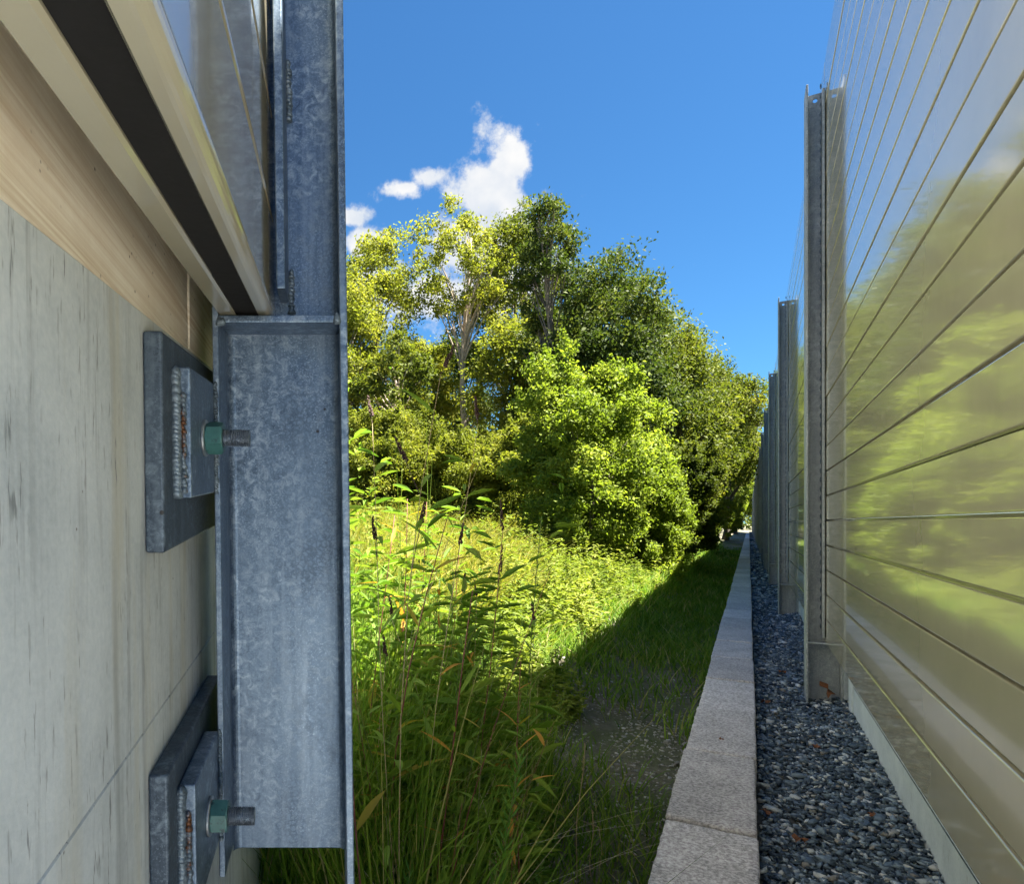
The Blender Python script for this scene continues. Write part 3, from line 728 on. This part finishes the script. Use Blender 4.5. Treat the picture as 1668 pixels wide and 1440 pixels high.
def make_tree(name, label, cat, x, y, h, rx, ry, rz, leafmat, seed, ncl=80, crad=.24, per=330, lsize=.11, trunk_r=.16, bark='bark',
              group=None, cz=None, lean=(0, 0), inner=.45, asp=.5, droop=0.0, limb_vis=26, low=-.7, shoots=0):
    if cat == 'tree': ncl = int(ncl*1.5); per = per*.68; crad = crad*.82
    z0 = float(ground_z(x, y)) - (.25 if cat == 'tree' else .08)
    t = thing(name, label, cat, (x, y, z0), 0, group)
    r = random.Random(seed); cz = h - rz if cz is None else cz
    kk = 1 - .8*crad
    C = crown_clusters(ncl, rx*kk, ry*kk, rz*kk, seed, inner, low) + np.array([lean[0], lean[1], cz])
    C[:, 2] = np.maximum(C[:, 2], .15)
    rad = np.random.default_rng(seed+1).uniform(.65, 1.35, ncl)*crad*(rx*ry*rz)**(1/3)
    if shoots:
        rs = np.random.default_rng(seed+5); tops = np.argsort(-C[:, 2] + rs.uniform(0, .5*rz, len(C)))[:shoots]; ex = []; er = []
        for i in tops:
            dv = np.array([C[i, 0] - lean[0], C[i, 1] - lean[1], 0])*.25 + np.array([rs.normal(0, .1), rs.normal(0, .1), 1]); sl = rs.uniform(.5, 1.1)*rad.mean()*1.6
            for q in range(4): ex.append(C[i] + dv*sl*(.4 + .35*q)); er.append(rad.mean()*(.5 - .1*q))
        C = np.concatenate([C, np.array(ex)]); rad = np.concatenate([rad, np.array(er)])
    V, Q = leaf_cloud(C, rad, per*1.2, lsize*.86, seed+2, asp=asp, droop=droop)
    crown = link('crown', npmesh('crown', V, Q, leafmat), t)
    mb = MB(); top = Vector((lean[0]*.9, lean[1]*.9, cz + rz*.55)); path = []; rr = []
    for k in range(9):
        f = k/8; p = Vector((0, 0, 0)).lerp(top, f) + Vector((math.sin(3*f + seed), math.cos(2.3*f + seed*2), 0))*.05*h*f*(1-f)*2
        path.append(p); rr.append(trunk_r*(1 - .82*f) + (trunk_r*.5 if k == 0 else 0))
    mb.tube(path, rr, 9)
    tr = mb.build('trunk', M[bark], t, smooth=True)
    mb = MB()
    for i in r.sample(range(ncl), min(limb_vis, ncl)):
        c = Vector(C[i]); f = max(.12, min(.95, (c.z - .28*rz)/top.z*.8)) ; a = f*8; k = int(a); a -= k
        s = path[k].lerp(path[min(8, k+1)], a); mid = s.lerp(c, .5) + Vector((r.uniform(-.1, .1), r.uniform(-.1, .1), r.uniform(0, .14)))*rz*.6
        b0 = max(.012, trunk_r*(1-.82*f)*.5)
        mb.tube([s, s.lerp(mid, .5) + Vector((0, 0, .03*rz)), mid, mid.lerp(c, .6), c], [b0, b0*.8, b0*.6, b0*.4, b0*.15], 5, False)
        for _ in range(2):
            e = c + Vector((r.uniform(-1, 1), r.uniform(-1, 1), r.uniform(-.3, 1)))*float(rad[i])
            mb.tube([mid, mid.lerp(e, .5) + Vector((0, 0, .05)), e], [b0*.5, b0*.3, b0*.08], 4, False)
    mb.build('limbs', M[bark], tr, smooth=True)
    return t
def at(px, depth): return (px - PX)/F*depth

# dark trees along the barrier
make_tree('broadleaf_tree', 'tall dark green tree with dense leafy crown behind bright bushes, tallest near the barrier', 'tree', at(985, 19), 19, 9.2, 1.75, 2.4, 4.0, M['leaf_dark'], 21, 120, .19, 330, .12, .2)
make_tree('broadleaf_tree', 'dark tree with tangled bare branches low in its crown, beside the tallest one', 'tree', at(1080, 22), 22, 8.9, 1.75, 2.4, 4.1, M['leaf_olive'], 33, 120, .19, 330, .12, .2, limb_vis=40)
make_tree('broadleaf_tree', 'olive tree whose rounded crown leans out over the kerb', 'tree', at(1150, 29), 29, 9.2, 1.9, 2.4, 3.7, M['leaf_olive'], 45, 110, .19, 300, .14, .2, lean=(.2, 0))
make_tree('broadleaf_tree', 'slim far tree closing the view where kerb and barrier meet', 'tree', at(1180, 46), 46, 10.2, 1.7, 3, 4.2, M['leaf_olive'], 52, 60, .23, 300, .2, .2)
make_tree('broadleaf_tree', 'far bright tree beyond the slim one, near the end of the barrier', 'tree', at(1198, 75), 75, 11, 2.0, 3, 5.0, M['leaf_bush'], 53, 45, .25, 250, .28, .2)
make_tree('broadleaf_tree', 'tiny tree at the very end of the kerb', 'tree', at(1209, 120), 120, 11, 2.2, 3, 5.2, M['leaf_olive'], 54, 40, .25, 220, .4, .2)
make_tree('broadleaf_tree', 'dark dense tree filling the gap behind the bright bushes', 'tree', at(925, 23), 23, 9.6, 2.2, 2.4, 4.4, M['leaf_dark'], 61, 110, .2, 300, .14, .2)
make_tree('broadleaf_tree', 'tall tree with one leafy bough high above the pointed bush', 'tree', at(893, 20), 20, 11.3, .9, 1.2, 3.2, M['leaf_dark'], 64, 44, .2, 200, .12, .13)
# bright bushes in front of them
def bush(px, depth, h, w, seed, label, mat='leaf_bush', ncl=70, per=400, ls=.08, asp=.48, rz=None):
    x = at(px, depth)
    return make_tree('leafy_bush', label, 'bush', x, depth, h, w, w, rz or h*.52, M[mat], seed, int(ncl*1.7), .125, per*.62, ls, .05, group=None, inner=.35, cz=h*.47, limb_vis=14, asp=asp, low=-1, shoots=36)
bush(955, 12.5, 4.2, 1.2, 101, 'tallest bright green bush, pointed top against the dark trees', ncl=150, per=250)
bush(1030, 15, 3.6, 1.1, 102, 'bright green bush between the pointed bush and the round one', ncl=110)
bush(1062, 17, 3.0, 1.0, 103, 'round sunlit bush with a dark hollow below it', ncl=100)
bush(1088, 20, 2.8, .95, 104, 'low rounded lime green bush spilling towards the kerb', ncl=100, per=260)
bush(1128, 30, 3.6, 1.05, 105, 'sunlit bush at the edge of the mown strip under the leaning tree', ncl=60)
bush(1160, 45, 4.4, 1.2, 106, 'bright bush farther along, before the slim tree', ncl=50, ls=.13)
bush(1186, 75, 5.5, 1.5, 112, 'farthest bright bush by the kerb', ncl=40, ls=.2)
bush(868, 16, 3.4, 1.6, 107, 'broad yellow green bush between the meadow and the pointed bush', 'leaf_gold', 100)
bush(770, 17, 3.2, 1.7, 108, 'wide yellow green bush at the foot of the bare pale trunk', 'leaf_gold', 100)
bush(690, 18, 3.3, 1.8, 109, 'sunlit bush in the middle of the meadow edge', 'leaf_gold', 100)
bush(600, 17, 3.0, 1.7, 110, 'olive bush next to the steel beam at the meadow edge', 'leaf_gold', 100)
bush(1110, 18.5, 4.2, 1.1, 111, 'small grey green bush standing against the tangled dark tree', 'leaf_olive', 45)

# trees across the meadow
make_tree('broadleaf_tree', 'yellowing tree with open crown standing closest to the steel beam', 'tree', at(622, 27), 27, 11.8, 2.0, 2.2, 4.6, M['leaf_gold'], 71, 95, .16, 190, .15, .16, inner=.5)
make_tree('broadleaf_tree', 'tall thin tree with a bare pale forked trunk and sparse crown', 'tree', at(768, 26), 26, 13.0, 1.9, 2.0, 3.0, M['leaf_gold'], 72, 60, .16, 150, .15, .17, bark='bark_pale', inner=.5, limb_vis=26)
make_tree('broadleaf_tree', 'tall pale green tree rising before the white cloud', 'tree', at(850, 27), 27, 14.0, 1.7, 2.2, 5.2, M['leaf_olive'], 73, 100, .16, 180, .15, .18, inner=.5)
make_tree('broadleaf_tree', 'dark blue green tree low behind the bare pale trunk', 'tree', at(745, 32), 32, 9.6, 1.7, 2.0, 3.4, M['leaf_dark'], 74, 70, .2, 220, .16, .16)
make_tree('broadleaf_tree', 'dense green tree below the tall pale one, behind the broad bush', 'tree', at(855, 24), 24, 8.9, 1.9, 2.0, 3.8, M['leaf_gold'], 75, 100, .18, 230, .14, .16)
make_tree('broadleaf_tree', 'golden tree half hidden by the steel beam', 'tree', at(560, 25), 25, 9.6, 1.6, 2.2, 4.2, M['leaf_gold'], 76, 90, .18, 220, .14, .15)
make_tree('broadleaf_tree', 'mid green tree between the golden tree and the bare trunk', 'tree', at(680, 30), 30, 9.6, 1.9, 2.2, 3.8, M['leaf_gold'], 77, 80, .18, 230, .16, .16)
make_tree('broadleaf_tree', 'pale trunked tree leaning over behind the seed spikes', 'tree', at(705, 23), 23, 7.0, 1.4, 1.4, 2.2, M['leaf_olive'], 79, 50, .18, 200, .14, .12, bark='bark_pale', lean=(-1.6, 0))

def far_wood():
    r = np.random.default_rng(9); n = 260; d = r.uniform(38, 46, n); x = at(r.uniform(430, 1120, n), 1)*d
    C = np.stack([x, d, ground_z(x, d) + r.uniform(.3, 6.0, n)], 1); V, Q = leaf_cloud(C, r.uniform(.9, 1.6, n), 170, .3, 10)
    n2 = 60; d2 = r.uniform(125, 150, n2); x2 = at(r.uniform(1120, 1300, n2), 1)*d2
    C2 = np.stack([x2, d2, ground_z(x2, d2) + r.uniform(.5, 12, n2)], 1); V2, Q2 = leaf_cloud(C2, r.uniform(1.6, 3, n2), 150, .6, 12)
    Q = np.concatenate([Q, Q2 + len(V)]); V = np.concatenate([V, V2])
    tag(link('far_wood', npmesh('far_wood', V, Q, M['leaf_olive'])), 'dense mass of green woodland far behind the meadow trees', 'woodland', kind='stuff')
far_wood()
# ------------------------------------------------------------------ grass
def blades(P, H, W, lean, seed, bend=.5, segs=3):
    r = np.random.default_rng(seed); n = len(P)
    az = r.uniform(0, 6.283, n); d = np.stack([np.cos(az), np.sin(az), np.zeros(n)], 1)
    fa = az + r.uniform(.8, 2.3, n); wv = np.stack([np.cos(fa), np.sin(fa), np.zeros(n)], 1)
    ln = np.abs(r.normal(0, lean, n)); bd = r.uniform(.2, 1, n)*bend
    rows = []
    for k in range(segs+1):
        f = k/segs
        c = P + d*(H*(ln*f + bd*f*f))[:, None] + np.array([0, 0, 1])*(H*f*(1 - .35*bd*f))[:, None]
        w = (W*(1 - f)**.7*.5 if k < segs else W*.02)
        w = np.broadcast_to(w, (n,))[:, None]*wv
        rows += [c - w, c + w]
    V = np.stack(rows, 1).reshape(-1, 3); nv = 2*(segs+1)
    q = np.array([[2*k, 2*k+1, 2*k+3, 2*k+2] for k in range(segs)])
    Q = (q[None] + (np.arange(n)*nv)[:, None, None]).reshape(-1, 4)
    return V, Q
def ground_pts(x, y): return np.stack([x, y, ground_z(x, y) - .01], 1)
def clumpy(x, y, sc=2.2, seed=0):
    return .5 + .5*np.sin(x*sc + 1.3*np.sin(y*sc*.7 + seed))*np.cos(y*sc*.9 + 1.1*np.sin(x*sc*.8 + seed*2))
def grass_obj(name, label, x, y, H, W, lean, seed, mat, bend=.5, segs=3, cat='grass'):
    V, Q = blades(ground_pts(x, y), H, W, lean, seed, bend, segs)
    return tag(link(name, npmesh(name, V, Q, mat)), label, cat, kind='stuff')
# short shaded grass between kerb and shadow edge
n = 110000; s = .5 + 45*rng.uniform(0, 1, n)**1.9; p = rng.uniform(.27, 3.2, n); x, y = xy(s, p)
bare = np.exp(-(((x-2.0)/.75)**2 + ((y-4.3)/1.3)**2)) + .6*np.exp(-(((x-2.9)/.5)**2 + ((y-5.6)/.8)**2))
keep = (rng.uniform(0, 1, n) > bare*1.05) & (rng.uniform(0, 1, n) < .18 + .95*clumpy(x, y, 3.1)) & (x > .55)
x, y, p, s = x[keep], y[keep], p[keep], s[keep]
Hh = rng.uniform(.05, .2, len(x))*(1 + .5*clumpy(x, y, 1.7, 2))*np.where(p > 1.3, 1.5, 1)
grass_obj('grass', 'short green grass on the strip beside the block kerb', x, y, Hh, .006 + .0012*s, .45, 5, M['grass'], .7)
# meadow in the sun
n = 90000; y = rng.uniform(5.0, 19, n); x = at(rng.uniform(545, 860, n), 1)*y; s, p = sp(x, y)
keep = (p > 2.3) & (rng.uniform(0, 1, n) < .15 + 1.0*clumpy(x, y, 1.7, 1)**1.5); x, y = x[keep], y[keep]
grass_obj('meadow_grass', 'tall sunlit yellow green meadow grass before the trees', x, y, rng.uniform(.3, .95, len(x))*(.6 + .6*clumpy(x, y, 2.3, 5)), .010 + .0015*y, .35, 6, M['grass_gold'], .8)
# tall grass in the shade behind and beside the steel beam
n = 17000; y = 1.3 + 2.6*rng.uniform(0, 1, n)**.8; x = at(rng.uniform(380, 905, n), 1)*y; px = x/y*F + PX
keep = rng.uniform(0, 1, n) < np.where(px > 800, .45, 1)*np.where((px > 760) & (y < 2.5), .12, 1)*np.where((px > 840) & (y < 3), 0, 1)*np.where((px < 600) & (y < 1.7), 0, 1)*(.2 + .9*clumpy(x, y, 5, 3)); x, y, px = x[keep], y[keep], px[keep]
hh = rng.uniform(.35, 1.0, len(x))*np.clip(1.35 - (px-600)/420, .4, 1.35)
grass_obj('tall_grass', 'tall shaded green grass growing beside the steel beam', x, y, hh, rng.uniform(.004, .011, len(x)), .10, 7, M['grass'], .42, 5)
# straw
n = 420; y = rng.uniform(1.5, 2.8, n); x = at(rng.uniform(420, 840, n), 1)*y
V, Q = blades(ground_pts(x, y) + np.array([0, 0, 1])*rng.uniform(.05, .4, n)[:, None], rng.uniform(.25, .55, n), rng.uniform(.002, .0042, n), .75, 8, .5, 4)
tag(link('straw', npmesh('straw', V, Q, M['straw'])), 'pale dry straw stems fallen among the shaded grass', 'straw', kind='stuff')
# sunlit leafy undergrowth left of the shadow edge
def undergrowth(n, px0, px1, y0, y1, pmin, hmin, hmax, seed, label, ls=.075, per=22, asp=.15, mat='leaf_under'):
    r = np.random.default_rng(seed); y = r.uniform(y0, y1, n); x = at(r.uniform(px0, px1, n), 1)*y; s, p = sp(x, y)
    k = (p > pmin + .25*np.sin(s*2.2)); x, y = x[k], y[k]; P = ground_pts(x, y); m = len(x); H = r.uniform(hmin, hmax, m)*(.35 + 1.0*clumpy(x, y, 2.3, 4))*r.choice([.6, 1, 1, 1.35], m)
    ii = np.repeat(np.arange(m), per); f = r.uniform(.15, 1.02, len(ii)); az = r.uniform(0, 6.283, len(ii))
    tilt = r.normal(0, .12, (m, 2))
    c = P[ii] + np.stack([tilt[ii, 0]*f*H[ii], tilt[ii, 1]*f*H[ii], f*H[ii]], 1)
    d = np.stack([np.cos(az), np.sin(az), r.uniform(-.25, .7, len(ii))], 1); d /= np.linalg.norm(d, axis=1, keepdims=True)
    L = (ls*(1.25 - .6*f)*r.uniform(.6, 1.4, len(ii)))[:, None]; b = np.cross(d, [0, 0, 1.0]) + r.normal(0, .35, d.shape); b -= d*(b*d).sum(1, keepdims=True)
    b /= np.linalg.norm(b, axis=1, keepdims=True)
    up = np.cross(b, d); up *= np.sign(up[:, 2:3] + 1e-6); a1 = asp
    V = np.stack([c, c + d*L*.3 + b*L*a1 + up*L*.06, c + d*L*.66 + b*L*a1*.72 + up*L*.03, c + d*L - up*L*.14, c + d*L*.66 - b*L*a1*.72 + up*L*.03, c + d*L*.3 - b*L*a1 + up*L*.06], 1).reshape(-1, 3)
    k6 = np.arange(len(c))[:, None]*6; Q = np.concatenate([k6 + np.array([0, 1, 2, 3]), k6 + np.array([0, 3, 4, 5])])
    V2, Q2 = blades(P, H, np.full(m, .008), .05, seed+1, .1, 3)
    return tag(link('undergrowth', npmesh('undergrowth', np.concatenate([V, V2]), np.concatenate([Q, Q2 + len(V)]), M[mat])), label, 'undergrowth', kind='stuff')
undergrowth(3400, 800, 1195, 4.2, 17, 1.62, .35, .75, 31, 'sunlit light green leafy undergrowth in front of the bright bushes', .095, 26)
undergrowth(500, 820, 1040, 3.2, 6, 1.3, .18, .4, 37, 'low leafy plants along the edge of the barrier shadow', .07, 20)
undergrowth(110, 585, 800, 1.8, 3.1, .0, .6, 1.2, 41, 'shaded leafy weeds massed among the tall grass', .13, 26, .085, 'weed_leaf')
undergrowth(200, 560, 900, 1.5, 3.2, .0, .2, .5, 43, 'low shaded leafy plants under the tall grass', .075, 20, .12, 'weed_leaf')
undergrowth(650, 570, 880, 5, 17, 2.0, .4, .95, 35, 'leafy weeds scattered through the sunlit meadow', .1, 22)
# pebbles on the bare soil
def pebbles():
    n = 5200; x = rng.normal(2.0, .75, n); y = rng.normal(4.4, 1.3, n); s, p = sp(x, y); k = p > .3; s, p, x, y = s[k], p[k], x[k], y[k]
    me = stones(len(s), 0, 1, 0, 1, .0085, lambda q, s_: np.zeros(len(q)), 'pebbles', M['pebble'])
    V = np.zeros((len(me.vertices), 3), np.float32).ravel(); me.vertices.foreach_get('co', V); V = V.reshape(len(s), -1, 3)
    V = V - V.mean(1, keepdims=True) + np.stack([x, y, ground_z(x, y) + .002], 1)[:, None]
    me.vertices.foreach_set('co', V.astype(np.float32).ravel()); me.update()
    tag(link('pebbles', me), 'grey pebbles on the bare soil patch beside the kerb', 'pebbles', kind='stuff')
pebbles()

# ------------------------------------------------------------------ single weeds near the beam
def lance_mesh(name, mat, L=1.0, W=.16, curl=.25):
    mb = MB(); n = 6; vs = []
    for k in range(n+1):
        f = k/n; w = W*math.sin(math.pi*min(1, f*.97 + .03))**.8*(1 - .35*f)*.5 if 0 < k < n else .004
        z = -curl*f*f; vs += [(-w, f*L, z + w*.35), (0, f*L, z), (w, f*L, z + w*.35)]
    fs = []
    for k in range(n):
        a = 3*k; fs += [(a, a+1, a+4, a+3), (a+1, a+2, a+5, a+4)]
    me = mb.add(vs, fs).mesh(name, mat, smooth=True); return me
LM = {c: [lance_mesh('leaf', M[c], 1, w, cu) for w, cu in ((.15, .2), (.19, .4), (.13, .05))] for c in ('weed_leaf', 'weed_leaf_orange', 'weed_leaf_yellow')}
seed_me = None
def weed(px, depth, h, label, stem='stem_red', nleaf=10, lsize=.12, colours=('weed_leaf',), heads=0, lean=(0, 0), seed=0, f0=.25, r0=.0035, cat='weed', head_len=.06):
    r = random.Random(seed); x = at(px, depth); z = float(ground_z(x, depth)) - .02
    t = thing('weed', label, cat, (x, depth, z)); path = []
    for k in range(8):
        f = k/7; path.append(Vector((lean[0]*f*f*h + .012*math.sin(5*f + seed)*h, lean[1]*f*f*h + .012*math.cos(4*f + seed)*h, h*f)))
    mb = MB().tube(path, [r0*(1 - .7*k/7) for k in range(8)], 6); mb.build('stem', M[stem], t, smooth=True)
    for i in range(nleaf):
        f = f0 + (1-f0)*(i + r.random()*.5)/nleaf*.97; a = f*7; k = int(a); a -= k; p = path[k].lerp(path[min(7, k+1)], a)
        c = r.choice(colours); link('leaf', r.choice(LM[c]), t, p, (r.uniform(.1, .9), r.uniform(-.3, .3), i*2.4 + r.uniform(-.4, .4)), lsize*r.uniform(.7, 1.3)*(1.1 - .45*f))
    for j in range(heads):
        b = path[7] if j == 0 else path[5].lerp(path[6], r.random()); dirv = Vector((r.uniform(-.5, .5), r.uniform(-.3, .3), 1)).normalized()
        st = .02 if j == 0 else r.uniform(.05, .12); e = b + dirv*st; hm = MB(); nn = 16
        hm.tube([b, e], [.0012, .0012], 4)
        for q in range(nn*2):
            f = q/(nn*2); c = e + dirv*head_len*f; o = Vector((r.uniform(-1, 1), r.uniform(-1, 1), r.uniform(-.3, .6))).normalized()*.0042*(1.1-f*.6)
            s_ = .0042*(1.1 - .5*f); v = [c + o + Vector(k_)*s_ for k_ in ((1,0,0),(-.5,.87,0),(-.5,-.87,0),(0,0,1.8),(0,0,-1))]
            hm.add(v, [(0,1,3),(1,2,3),(2,0,3),(1,0,4),(2,1,4),(0,2,4)])
        hm.build('seed_head', M['seed'], t)
    return t
G3 = ('weed_leaf', 'weed_leaf', 'weed_leaf', 'weed_leaf_yellow')
weed(632, 1.55, 1.86, 'tall weed with dark brown seed spikes rising highest beside the beam', 'stem_tan', 7, .16, ('weed_leaf',), 3, (0.07, 0), 1, .5, .0019)
weed(655, 1.7, 1.78, 'slender weed with two dark seed spikes, second highest beside the beam', 'stem_tan', 6, .14, ('weed_leaf',), 2, (-0.05, 0), 2, .5, .0019)
weed(692, 1.8, 1.80, 'thin weed with one dark upright seed spike apart from the others', 'stem_tan', 5, .12, ('weed_leaf', 'weed_leaf_yellow'), 2, (0.07, 0), 3, .5, .0019)
weed(770, 2.2, 1.5, 'tan stalk with narrow dark seed spike over the shadow edge', 'stem_red', 6, .1, G3, 2, (.06, 0), 4, .4, head_len=.1)
weed(690, 1.75, 1.35, 'red stemmed weed with two long orange leaves', 'stem_red', 8, .13, ('weed_leaf', 'weed_leaf_orange', 'weed_leaf'), 0, (.1, 0), 5, .45, .0042)
weed(600, 1.25, 1.12, 'dark red stemmed weed hugging the edge of the steel beam', 'stem_red', 7, .13, ('weed_leaf', 'weed_leaf_yellow'), 0, (-.02, 0), 6, .3, .0042)
weed(840, 1.9, 1.15, 'red stemmed weed with a yellow and an orange leaf at its tip', 'stem_red', 6, .1, ('weed_leaf', 'weed_leaf_yellow', 'weed_leaf_orange'), 0, (.02, 0), 7, .5, .003)
weed(620, 1.9, 1.55, 'leafy weed with broad pointed leaves leaning away from the beam', 'stem_red', 12, .19, G3, 0, (.12, 0), 8, .4, .004)
weed(600, 2.3, 1.5, 'bushy weed with yellow lower leaves behind the beam edge', 'stem_red', 14, .17, ('weed_leaf', 'weed_leaf_yellow', 'weed_leaf_orange'), 0, (.05, 0), 9, .3, .004)
weed(645, 2.5, 1.55, 'weed with many orange and yellow leaves in the shade', 'stem_red', 16, .16, ('weed_leaf_yellow', 'weed_leaf_orange', 'weed_leaf'), 0, (.02, 0), 10, .3, .004)
weed(715, 2.4, 1.35, 'green lance leaved weed in the middle of the shaded grass', 'stem_green', 14, .16, ('weed_leaf',), 0, (.04, 0), 11, .3, .0035)
weed(760, 1.7, .95, 'short green weed with drooping lance leaves', 'stem_green', 10, .15, ('weed_leaf',), 0, (.05, 0), 12, .3, .0035)
weed(665, 1.5, .85, 'low broad leaved green weed under the orange leaved one', 'stem_green', 10, .15, ('weed_leaf',), 0, (-.05, 0), 13, .3, .0035)
weed(740, 2.9, 1.4, 'weed with mixed green and yellow leaves at the shadow edge', 'stem_red', 14, .15, G3, 0, (.02, 0), 14, .3, .0035)
weed(690, 3.0, 1.5, 'yellowing weed standing behind the seed spikes', 'stem_red', 16, .16, ('weed_leaf', 'weed_leaf_yellow'), 0, (0, 0), 15, .3, .0035)
rw = random.Random(77); kinds = [('thin red stemmed weed with', 'stem_red'), ('tan stemmed weed with', 'stem_tan'), ('green stemmed weed with', 'stem_green')]
what = [('sparse narrow green leaves', ('weed_leaf',)), ('drying orange leaf tips', ('weed_leaf_orange', 'weed_leaf')), ('pale yellow leaves', ('weed_leaf_yellow', 'weed_leaf'))]
where = ['just right of the beam', 'between the grass tufts', 'close to the shadow edge', 'among the fallen straw']
q = 0
for wi, (wt, wc) in enumerate(what):
    for ki, (kt, ks) in enumerate(kinds):
        for li, lt in enumerate(where[:3] if ki else where):
            px_ = {0: (592, 640), 1: (640, 760), 2: (700, 850), 3: (610, 820)}[li]; d_ = {0: (1.5, 2.4), 1: (1.6, 2.4), 2: (2.3, 3.0), 3: (1.45, 1.8)}[li]
            pp = rw.uniform(*px_); weed(pp, rw.uniform(*d_), rw.uniform(.85, 1.55)*(1.1 - (pp-590)/900), kt + ' ' + wt + ' ' + lt, ks, rw.randint(6, 12), rw.uniform(.08, .13), wc, rw.choice((0, 0, 1)) if ks == 'stem_tan' else 0, (rw.uniform(-.22, .28), rw.uniform(-.1, .1)), 100 + q, .3, rw.uniform(.0012, .0024)); q += 1
def feather_weed(px, depth, h, label, seed, n=150, ls=.055, lean=(.05, 0)):
    r = random.Random(seed); x = at(px, depth); z = float(ground_z(x, depth)) - .02
    t = thing('feathery_weed', label, 'weed', (x, depth, z))
    path = [Vector((lean[0]*(k/7)**2*h, lean[1]*(k/7)**2*h, h*k/7)) for k in range(8)]
    MB().tube(path, [.0035*(1 - .75*k/7) for k in range(8)], 6).build('stem', M['stem_green'], t, smooth=True)
    V = []; 
    for i in range(n):
        f = .18 + .82*i/n; a = f*7; k = min(6, int(a)); p = path[k].lerp(path[k+1], a-k)
        az = i*2.4 + r.uniform(-.3, .3); el = .35 + .75*f + r.uniform(-.2, .2); L = ls*(1.25 - .75*f)*r.uniform(.75, 1.25)
        d = Vector((math.cos(az)*math.cos(el), math.sin(az)*math.cos(el), math.sin(el))); s_ = d.cross(Vector((0, 0, 1))).normalized()
        V += [p, p + d*L*.5 + s_*L*.075 + Vector((0,0,-.004)), p + d*L + Vector((0, 0, -L*.12)), p + d*L*.5 - s_*L*.075 + Vector((0,0,-.004))]
    tag(link('leaves', npmesh('leaves', np.array([v[:] for v in V]), np.arange(len(V)).reshape(-1, 4), M['feather']), t), kind='stuff')
feather_weed(780, 1.55, .98, 'tall feathery green weed with narrow leaves, closest below the meadow', 1, 230, .07, (.1, 0))
feather_weed(850, 2.6, 1.55, 'feathery weed standing alone over the bare shaded soil', 2, 150, .055)
feather_weed(745, 1.5, .6, 'small feathery weed at the foot of the tall one', 3, 120, .05)
feather_weed(640, 1.45, .75, 'feathery weed low beside the beam edge', 4, 130, .055)
feather_weed(860, 1.7, .62, 'short feathery weed among the straw', 5, 120, .05)
feather_weed(720, 2.1, 1.1, 'feathery weed in the shaded grass behind the orange leaves', 6, 160, .06)
feather_weed(690, 2.6, 1.25, 'pale feathery weed deep in the shaded grass', 7, 160, .06)
# dry stalks by the kerb strip
def stalk(px, depth, h, label, lean, seed, kink=None):
    x = at(px, depth); z = float(ground_z(x, depth)) - .02; t = thing('dry_stalk', label, 'stalk', (x, depth, z))
    path = [Vector((lean*(k/8)**1.5*h + .006*math.sin(k+seed), 0, h*k/8)) for k in range(9)]
    if kink: path += [path[-1] + Vector((kink[0], 0, kink[1]))]
    MB().tube(path, [.0022]*3 + [.0018]*(len(path)-4) + [.0008], 5).build('stem', M['stem_tan'], t, smooth=True)
    if not kink:
        hm = MB(); r = random.Random(seed)
        for q in range(26):
            c = path[6].lerp(path[8], q/26); o = Vector((r.uniform(-1,1), r.uniform(-1,1), .4))*.003
            hm.tube([c + o, c + o*1.6 + Vector((0,0,.008))], [.0016, .0005], 4)
        hm.build('seed_head', M['stem_tan'], t)
stalk(937, 2.75, .62, 'long pale dry grass stalk standing in the shaded strip left of the kerb', .06, 1)
stalk(962, 2.8, .32, 'short dry stalk beside the long pale one', .03, 2)
stalk(978, 2.8, .25, 'broken dry stalk bent sharply at its top', .0, 3, (-.075, .03))
